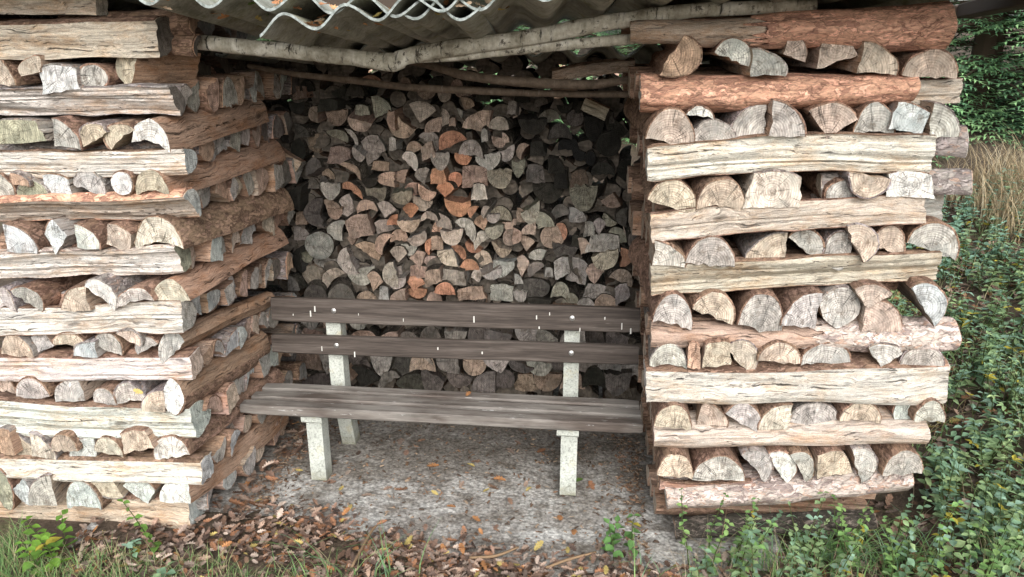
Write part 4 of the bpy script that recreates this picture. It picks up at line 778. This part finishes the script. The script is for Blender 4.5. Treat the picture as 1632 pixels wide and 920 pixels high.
for (x, y, c) in PADL:
    g_ = areas[(lm(x, y), c)]; i = g_.index((x, y, c))+1
    cc = dict(y=YEL, o=ORA, b=r6.choice(LEAFC), g=(.12, .22, .05))[c]; V, Fc = oak(r6.uniform(.042, .062) if c != 'y' else .04, r6)
    p = onZ(x, y, .012); V = put(V, (0, 0, 0), r6, .2); o = link('fallen_leaf', mesh('fallen_leaf', V, Fc, (M_LEAF,), None, True, [cc]*len(V))); o.location = p+Vector((0, 0, -min(v[2] for v in V)-.009))
    nm = dict(y='yellow', o='orange', b='brown', g='green')[c]; tag(o, f"{nm} fallen leaf {lm(x, y)}" + (f", {ORD[i]} from left" if len(g_) > 1 else ''), 'leaf', 'fallen leaves on the slab')
V, Fc = oak(.045, r6); V = put(V, (0, 0, 0), r6, .1); o = link('fallen_leaf', mesh('fallen_leaf', V, Fc, (M_LEAF,), None, True, [ORA]*len(V))); o.location = onZ(743, 633, zs+TH)+Vector((0, 0, .004)); tag(o, 'small orange leaf lying on the bench seat', 'leaf')
V, Fc = oak(.04, r6); V = put(V, (0, 0, 0), r6, .1); o = link('fallen_leaf', mesh('fallen_leaf', V, Fc, (M_LEAF,), None, True, [YEL]*len(V))); o.location = onY(229, 627, YL-.035); o.rotation_euler = (1.2, .3, 0); tag(o, 'yellow leaf stuck on the grey log ends of the left stack', 'leaf')
V, Fc = oak(.05, r6); 
A = Acc()
def litter(n, fx, size=(.045, .085), fancy=True):
    m = 0
    while m < n:
        x, y, dens = fx(); 
        if r6.random() > dens: continue
        m += 1; V, Fc = oak(r6.uniform(*size), r6, fancy); z = gz(x, y)
        if -1.75 < x < .75 and 2.0 < y < 3.7: z = .006
        c = r6.choice(LEAFC) if r6.random() > .06 else r6.choice([YEL, ORA]); k = r6.choice([.45, .7, .9, 1.05, 1.25])*r6.uniform(.85, 1.1); c = tuple(v*k for v in c)
        A.add(put(V, (x, y, z+.010+r6.uniform(0, .018)), r6, .5), Fc, 0, c)
def f1():      # strip in front of the slab
    x = r6.uniform(-1.9, 1.3); y = r6.uniform(1.55, 2.62); e_ = pad_front(x)+.02; d = 1 if y < e_-.04 else max(.0, .75-(y-e_+.04)/.16)
    if x < -1.05: d *= .7
    if x > .4: d *= .45
    if nz(x*4, y*4) > .22: d *= .3
    return x, y, d
litter(7200, f1, (.026, .052))
def f2():
    x = r6.uniform(.9, 4.5); y = r6.uniform(1.4, 6.5); return x, y, .8
litter(8000, f2, (.045, .08), False)
def f3():      # dirt collected along the foot of the left stack, and loosely over the pad
    y = r6.uniform(2.25, 3.2); return -1.40+.0*y+abs(r6.gauss(0, .06)), y, .8
litter(60, f3)
tag(link('leaf_litter', mesh('leaf_litter', A.V, A.F, (M_LEAF,), A.M, None, A.C)), 'brown oak leaf litter on the ground before the stacks', 'leaf litter', None, 'stuff')
C_ = Acc()    # crumbs of bark and splinters gathered on the slab, thickest along the foot of the stacks
for _ in range(2200):
    q = r6.random()
    if q < .3: x = -1.38+abs(r6.gauss(0, .09)); y = r6.uniform(2.45, 3.2)
    elif q < .5: x = .26-abs(r6.gauss(0, .07)); y = r6.uniform(2.35, 3.2)
    else: x = r6.uniform(-1.35, .3); y = r6.uniform(2.3, 3.25)
    l_ = r6.uniform(.003, .013); w_ = l_*r6.uniform(.2, .6); V = put([(-l_, -w_, 0), (l_, -w_*.6, .001), (l_*.8, w_, 0), (-l_*.7, w_*.8, .001), (0, 0, w_*.8)], (x, y, .006), r6, .3)
    C_.add(V, [(0, 1, 4), (1, 2, 4), (2, 3, 4), (3, 0, 4)], 0, r6.choice([(.14, .09, .06), (.24, .15, .10), (.09, .065, .05), (.34, .26, .19)]))
tag(link('bark_crumbs', mesh('bark_crumbs', C_.V, C_.F, (M_LEAF,), None, None, C_.C)), 'small crumbs of bark and splinters on the slab', 'debris', None, 'stuff')
A = Acc()     # leaves caught on the roof troughs
for S, us, n_ in ((SB, [1, 2, 3, 4, 5], 9), (SA, [1.0, 1.96, 2.92], 12), (SD, [1.2], 6)):
    o0, ex, ey, up, off0, ph = S
    for u in us:
        uu = (round(u+ph)-ph)*WL
        for _ in range(n_):
            V, Fc = oak(r6.uniform(.04, .06), r6); p = o0+ex*(uu+r6.uniform(-.02, .02))+ey*r6.uniform(.01, .35)+up*(-AMP-off0+.012+r6.uniform(0, .015))
            A.add(put(V, p, r6, .5), Fc, 0, r6.choice([YEL, ORA, (.5, .3, .16), (.42, .2, .1), (.55, .42, .3), (.12, .2, .06)]))
for _ in range(260):
    V, Fc = oak(r6.uniform(.05, .07), r6, False); p = Vector((r6.uniform(-1.6, 1.0), r6.uniform(4.05, 4.8), 1.50+r6.uniform(0, .17))); A.add(put(V, p, r6, .7), Fc, 0, r6.choice([(.62, .42, .32), (.55, .3, .2), (.6, .5, .42)]))
tag(link('roof_leaves', mesh('roof_leaves', A.V, A.F, (M_LEAF,), A.M, None, A.C)), 'dry leaves caught in the troughs and behind the roof sheets', 'leaf litter', None, 'stuff')
# twigs on the ground
for (pts, lab) in [([(748,889),(790,886),(826,872)], 'thin pale twig lying in the leaf litter before the slab'), ([(560,905),(590,850),(600,838)], 'short twig leaning in the leaves before the slab'), ([(870,905),(905,892),(950,880)], 'orange-brown stick among the leaves at the bottom centre')]:
    P = [onZ(x, y, .035) for x, y in pts]; V, Fc = tube(P, [.005, .006, .004], M_TWIG, 6, 4); tag(link('twig', mesh('twig', V, Fc, (plain('dry_stick', (.22, .15, .09)),), None, True)), lab, 'twig')
# ------------------------------------------------------------------ green plants and grass
GREENS = [(.22, .32, .17), (.25, .36, .18), (.19, .31, .20), (.30, .40, .20), (.22, .34, .26), (.15, .24, .15)]
def leafV(size, r, wd=.34):
    h = [(0, 0), (.18, .55), (.42, 1.0), (.7, .72), (1, 0)]; V = []; cu = r.uniform(-.05, .35)
    for s in (1, -1): V += [(x*size, y*wd*s*size*r.uniform(.8, 1.15), size*(.10*y-cu*x*x)) for x, y in h]
    V += [(x*size, 0, size*(-cu*x*x-.02)) for x, _ in h]; Fc = []
    for i in range(4): Fc += [(10+i, 10+i+1, i+1, i), (10+i, 5+i, 6+i, 11+i)]
    return V, Fc
def plant_into(S, Lf, base, h, r, nodes=6, ls=.05, lean=None, cols=GREENS, wd=.34, trip=False):
    ln = lean or Vector((r.uniform(-.35, .35), r.uniform(-.35, .2), 1)); ln = ln.normalized(); pts = [base+ln*(h*k/4)+Vector((nz(h*9+k, base.x*7)*.05*h, nz(k, base.y*9)*.05*h, -.12*h*(k/4)**2*(1-ln.z))) for k in range(5)]
    V, Fc = tube(pts, [.0028, .0025, .002, .0015, .001], None, 4, 2, r); S.add(V, Fc, 0, (.10, .13, .05))
    for q in range(nodes):
        f = .25+.75*q/max(1, nodes-1); p = base+ln*(h*f); an = r.uniform(0, 6.28); sz = ls*(1.1-.5*f)*r.uniform(.8, 1.2); c = r.choice(cols); k_ = r.uniform(.95, 1.5)
        if r.random() < .04: c = (.32, .28, .05)
        for s in ((0, math.pi) if not trip else (0, 1.0, -1.0)):
            V, Fc = leafV(sz, r, wd); M = Matrix.Rotation(an+s+r.uniform(-.3, .3), 3, 'Z') @ Matrix.Rotation(r.uniform(-.45, .25), 3, 'Y') @ Matrix.Rotation(r.uniform(-.35, .35), 3, 'X')
            Lf.add([M @ Vector(v)+p for v in V], Fc, 0, tuple(x*k_ for x in c))
r7 = random.Random(99)
def plant(px, py, gy, h, label, n=3, nodes=6, ls=.05, spread=.06, cols=GREENS, wd=.36):
    """a plant whose foot stands at photo point (px,py) at distance gy"""
    b = onY(px, py, gy); b.z = gz(b.x, b.y) if not (-1.75 < b.x < .75 and b.y > 2.2) else 0
    S, Lf = Acc(), Acc()
    for _ in range(n): plant_into(S, Lf, Vector((r7.uniform(-spread, spread), r7.uniform(-spread, spread), 0)), h*r7.uniform(.7, 1.1), r7, nodes, ls, cols=cols, wd=wd)
    e_ = bpy.data.objects.new('leafy_plant', None); COL.objects.link(e_); e_.location = b; tag(e_, label, 'plant', 'leafy plants on the ground')
    for nm, ac in (('stems', S), ('leaves', Lf)):
        o = link(nm, mesh(nm, ac.V, ac.F, (M_GREEN,), None, True, ac.C)); o.parent = e_; o['kind'] = 'stuff'
plant(985, 860, 2.33, .20, 'small light green seedling growing from the slab in front of the right stack', 3, 5, .05, .05, [(.12, .24, .08)])
plant(250, 812, 2.16, .40, 'single slender sprig rising before the lower left stack near its corner', 1, 7, .038, .01, [(.14, .26, .06)])
plant(90, 850, 2.10, .19, 'bright green leafy clump at the foot of the left stack, far left', 5, 5, .055, .09, [(.16, .30, .05), (.13, .25, .05)])
plant(215, 850, 2.14, .10, 'small green weed in the leaves under the left stack', 3, 3, .045, .05)
plant(235, 905, 1.98, .10, 'low broad-leaved weed in the grass at the bottom left', 4, 3, .06, .06)
for i, (px, py, gy, h, n, lab) in enumerate([
    (1150,850,2.26,.31,6,'green nettle-like plants before the left corner of the right stack'),
    (1230,860,2.24,.33,6,'green leafy plant before the lowest log of the right stack, left of middle'),
    (1310,870,2.24,.35,6,'tall leafy plant reaching over the lowest right-stack log, middle'),
    (1400,870,2.25,.37,6,'bushy green plant before the right end of the lowest log'),
    (1350,905,2.06,.16,6,'low green plant beside the long grass blades, bottom right'),
    (1470,860,2.30,.36,7,'dense green plant just right of the foot of the right stack'),
    (1540,860,2.20,.34,7,'light green leafy plant near the lower right corner'),
    (1600,830,2.30,.34,7,'leafy plant at the right edge of the picture, low down'),
    (1590,905,2.02,.18,6,'bright green clump in the bottom right corner'),
    (1480,915,2.00,.14,5,'small green plant by brown leaves near the bottom right'),
    (1250,910,2.04,.13,5,'small plant among bare stems before the right stack')]):
    plant(px, py, gy, h, lab, n, 8, r7.uniform(.032, .044), .14, GREENS if i % 3 else [(.18, .32, .11), (.16, .28, .11), (.23, .36, .13)])
# undergrowth at the right, running back uphill
A = Acc()
for _ in range(2400):
    y = 2.25+3.6*r7.random()**1.1; x = r7.uniform(1.22, 1.6+.62*y)
    if x < 1.36 and y < 3.4: continue
    if nz(x*2.1, y*2.1) < -.25: continue
    t_ = min(1, y/7); cols = GREENS if y < 4.6 else [(.22, .36, .27), (.20, .33, .25), (.28, .38, .22)]
    plant_into(A, A, Vector((x, y, gz(x, y))), r7.uniform(.08, .30), r7, r7.randint(4, 7), r7.choice([.024, .03, .038, .048])+.018*t_, cols=cols, wd=r7.uniform(.20, .36), trip=r7.random() < .5)
for _ in range(70):
    x = r7.uniform(.35, 1.6); y = r7.uniform(1.75, 2.32)
    plant_into(A, A, Vector((x, y, gz(x, y))), r7.uniform(.05, .16), r7, 4, .045)
tag(link('undergrowth', mesh('undergrowth', A.V, A.F, (M_GREEN,), A.M, None, A.C)), 'dense green undergrowth beside the right stack', 'undergrowth', None, 'stuff')
def blade(S, b, h, r, c, wd=.0022, droop=.6):
    an = r.uniform(0, 6.28); d = Vector((math.cos(an), math.sin(an), 0)); sd_ = Vector((-d.y, d.x, 0)); V = []; n = 4
    for k in range(n+1):
        f = k/n; p = b+d*(h*droop*f*f)+Vector((0, 0, h*(f-.45*droop*f*f))); w_ = wd*(1-f*.92); V += [p-sd_*w_, p+sd_*w_]
    S.add(V, [(2*k, 2*k+1, 2*k+3, 2*k+2) for k in range(n)], 0, c)
A = Acc(); GR = [(.20, .34, .13), (.27, .42, .17), (.18, .31, .13), (.38, .40, .2), (.46, .41, .26)]
for _ in range(9000):
    x = r7.uniform(-2.3, -.65); y = r7.uniform(1.5, 2.24)
    if r7.random() > max(.03, min(1, (-.80-x)*1.8+.5*nz(x*5, y*5))) or y > 2.12+.25*nz(x*4): continue
    blade(A, Vector((x, y, gz(x, y))), r7.uniform(.04, .13), r7, r7.choice(GR))
for cx_, cy_, n_ in ((1330, 900, 110), (1430, 905, 90), (1250, 915, 60), (600, 930, 22), (520, 915, 14), (1010, 930, 10)):
    c = onZ(cx_, cy_, 0)
    c.z = gz(c.x, c.y)+.02
    for _ in range(n_): blade(A, c+Vector((r7.gauss(0, .08), r7.gauss(0, .05), 0)), r7.uniform(.10, .26), r7, r7.choice(GR[:3]+[(.20, .33, .2)]), .003, .9)
for _ in range(6500):
    x = r7.uniform(1.3, 4.5); y = r7.uniform(2.1, 5.5)
    if nz(x*2.6+9, y*2.6) < -.05: continue
    blade(A, Vector((x, y, gz(x, y))), r7.uniform(.08, .26), r7, r7.choice(GR+[(.34, .46, .2)]), .003, .8)
tag(link('grass', mesh('grass', A.V, A.F, (M_GREEN,), A.M, None, A.C)), 'green grass tufts at the edges of the leaf litter', 'grass', None, 'stuff')
A = Acc()
for _ in range(6500):
    x = r7.uniform(2.7, 6.0); y = r7.uniform(5.0, 6.3)
    blade(A, Vector((x, y, gz(x, y))), r7.uniform(.20, .55), r7, r7.choice([(.40, .30, .18), (.48, .39, .25), (.33, .26, .16), (.50, .44, .31)]), .0034, .6)
tag(link('dry_grass', mesh('dry_grass', A.V, A.F, (M_LEAF,), A.M, None, A.C)), 'tall dry straw-coloured grass behind the right stack', 'grass', None, 'stuff')
A = Acc()      # dead stalks and straws standing among the green
for _ in range(1700):
    if r7.random() < .5: x = r7.uniform(.35, 1.7); y = r7.uniform(1.7, 2.33)
    else: x = r7.uniform(1.3, 3.6); y = r7.uniform(2.2, 4.8)
    blade(A, Vector((x, y, gz(x, y))), r7.uniform(.06, .28), r7, r7.choice([(.42, .34, .22), (.30, .21, .13), (.5, .42, .3), (.16, .11, .08)]), .0013, r7.uniform(.2, 1.3))
tag(link('dead_stalks', mesh('dead_stalks', A.V, A.F, (M_LEAF,), A.M, None, A.C)), 'pale dead stalks among the green plants', 'dead stalks', None, 'stuff')
# ------------------------------------------------------------------ spruces behind
def spruce(seed, H=9., R=2.6, low=.25, dens=1.):
    r = random.Random(seed); T, L_ = Acc(), Acc(); V, Fc = tube([(0, 0, 0), (.05, 0, H*.5), (0, 0, H)], [.16, .1, .02], None, 8, 4, r); T.add(V, Fc)
    z = low
    while z < H:
        f = 1-(z/H); rad = R*f**.8
        for k in range(int(9*dens)):
            an = r.uniform(0, 6.28); ln = rad*r.uniform(.75, 1.1); d = Vector((math.cos(an), math.sin(an), 0)); p0 = Vector((0, 0, z+r.uniform(-.1, .1)))
            side = Vector((-d.y, d.x, 0)); tip = p0+d*ln+Vector((0, 0, -.18*ln)); V, Fc = tube([p0, (p0+tip)/2+Vector((0, 0, .05*ln)), tip], [.02, .012, .004], None, 4, 2, r); T.add(V, Fc)
            nsp = int(ln*11)
            for q in range(nsp):
                g = (q+1)/nsp; b = p0+d*(ln*g)+Vector((0, 0, -.18*ln*g*g+.05*ln*math.sin(g*3.1)))
                for s in (1, -1):
                    w_ = (.13+.30*(1-g)*min(1, ln*.6))*r.uniform(.7, 1.25); e_ = b+side*(s*w_)+d*(w_*.55)+Vector((0, 0, -w_*r.uniform(.05, .5)))
                    c = r.choice([(.12, .24, .12), (.19, .36, .16), (.28, .48, .22), (.09, .19, .10)]); k2 = .8+.5*g; c = tuple(v*k2 for v in c)
                    m = 5
                    for t_ in range(m):
                        a0 = b.lerp(e_, t_/m); wd = .028*(1-.5*t_/m); dd = (e_-b).normalized(); nn = dd.cross(Vector((0, 0, 1))).normalized()
                        for s2 in (1, -1):
                            tp = a0+dd*.05+nn*(s2*(.045+r.uniform(-.012, .012)))+Vector((0, 0, r.uniform(-.022, .012))); L_.add([a0-dd*.008, a0+dd*.022, tp], [(0, 1, 2)], 0, c)
        z += .17*(1+z*.05)
    return T, L_
T, L_ = spruce(3, 6.5, 2.3, .15); mt = mesh('trunk', T.V, T.F, (M_TRUNK,)); ml = mesh('crown', L_.V, L_.F, (M_NEEDLE,), None, None, L_.C)
def tree(x, y, s, rz, lab):
    e_ = bpy.data.objects.new('spruce_tree', None); COL.objects.link(e_); e_.location = (x, y, gz(x, min(y, 30))-.1); e_.scale = (s, s, s); e_.rotation_euler = (0, 0, rz)
    tag(e_, lab, 'tree', 'spruce trees behind the shelter')
    for nm, me in (('trunk', mt), ('crown', ml)):
        o = link(nm, me); o.parent = e_
for x, y, s, rz, lab in [(5.6, 7.9, 1.0, .3, 'dense green spruce right behind the dry grass, at the picture edge'), (7.9, 10.4, 1.3, 2., 'larger dark spruce further back at the right edge'), (4.2, 9.0, 1.05, 4., 'dark spruce showing just right of the top log of the right stack'),
    (1.2, 12.5, 1.2, 1.2, 'spruce glimpsed over the roof sheets near the middle'), (-1.8, 12.0, 1.3, 5.1, 'spruce glimpsed over the roof sheets, left of the middle'), (9.5, 9.0, 1.1, 3.3, 'spruce standing furthest to the right'), (-5, 13, 1.3, 2.2, 'spruce behind the left stack')]:
    tree(x, y, s, rz, lab)
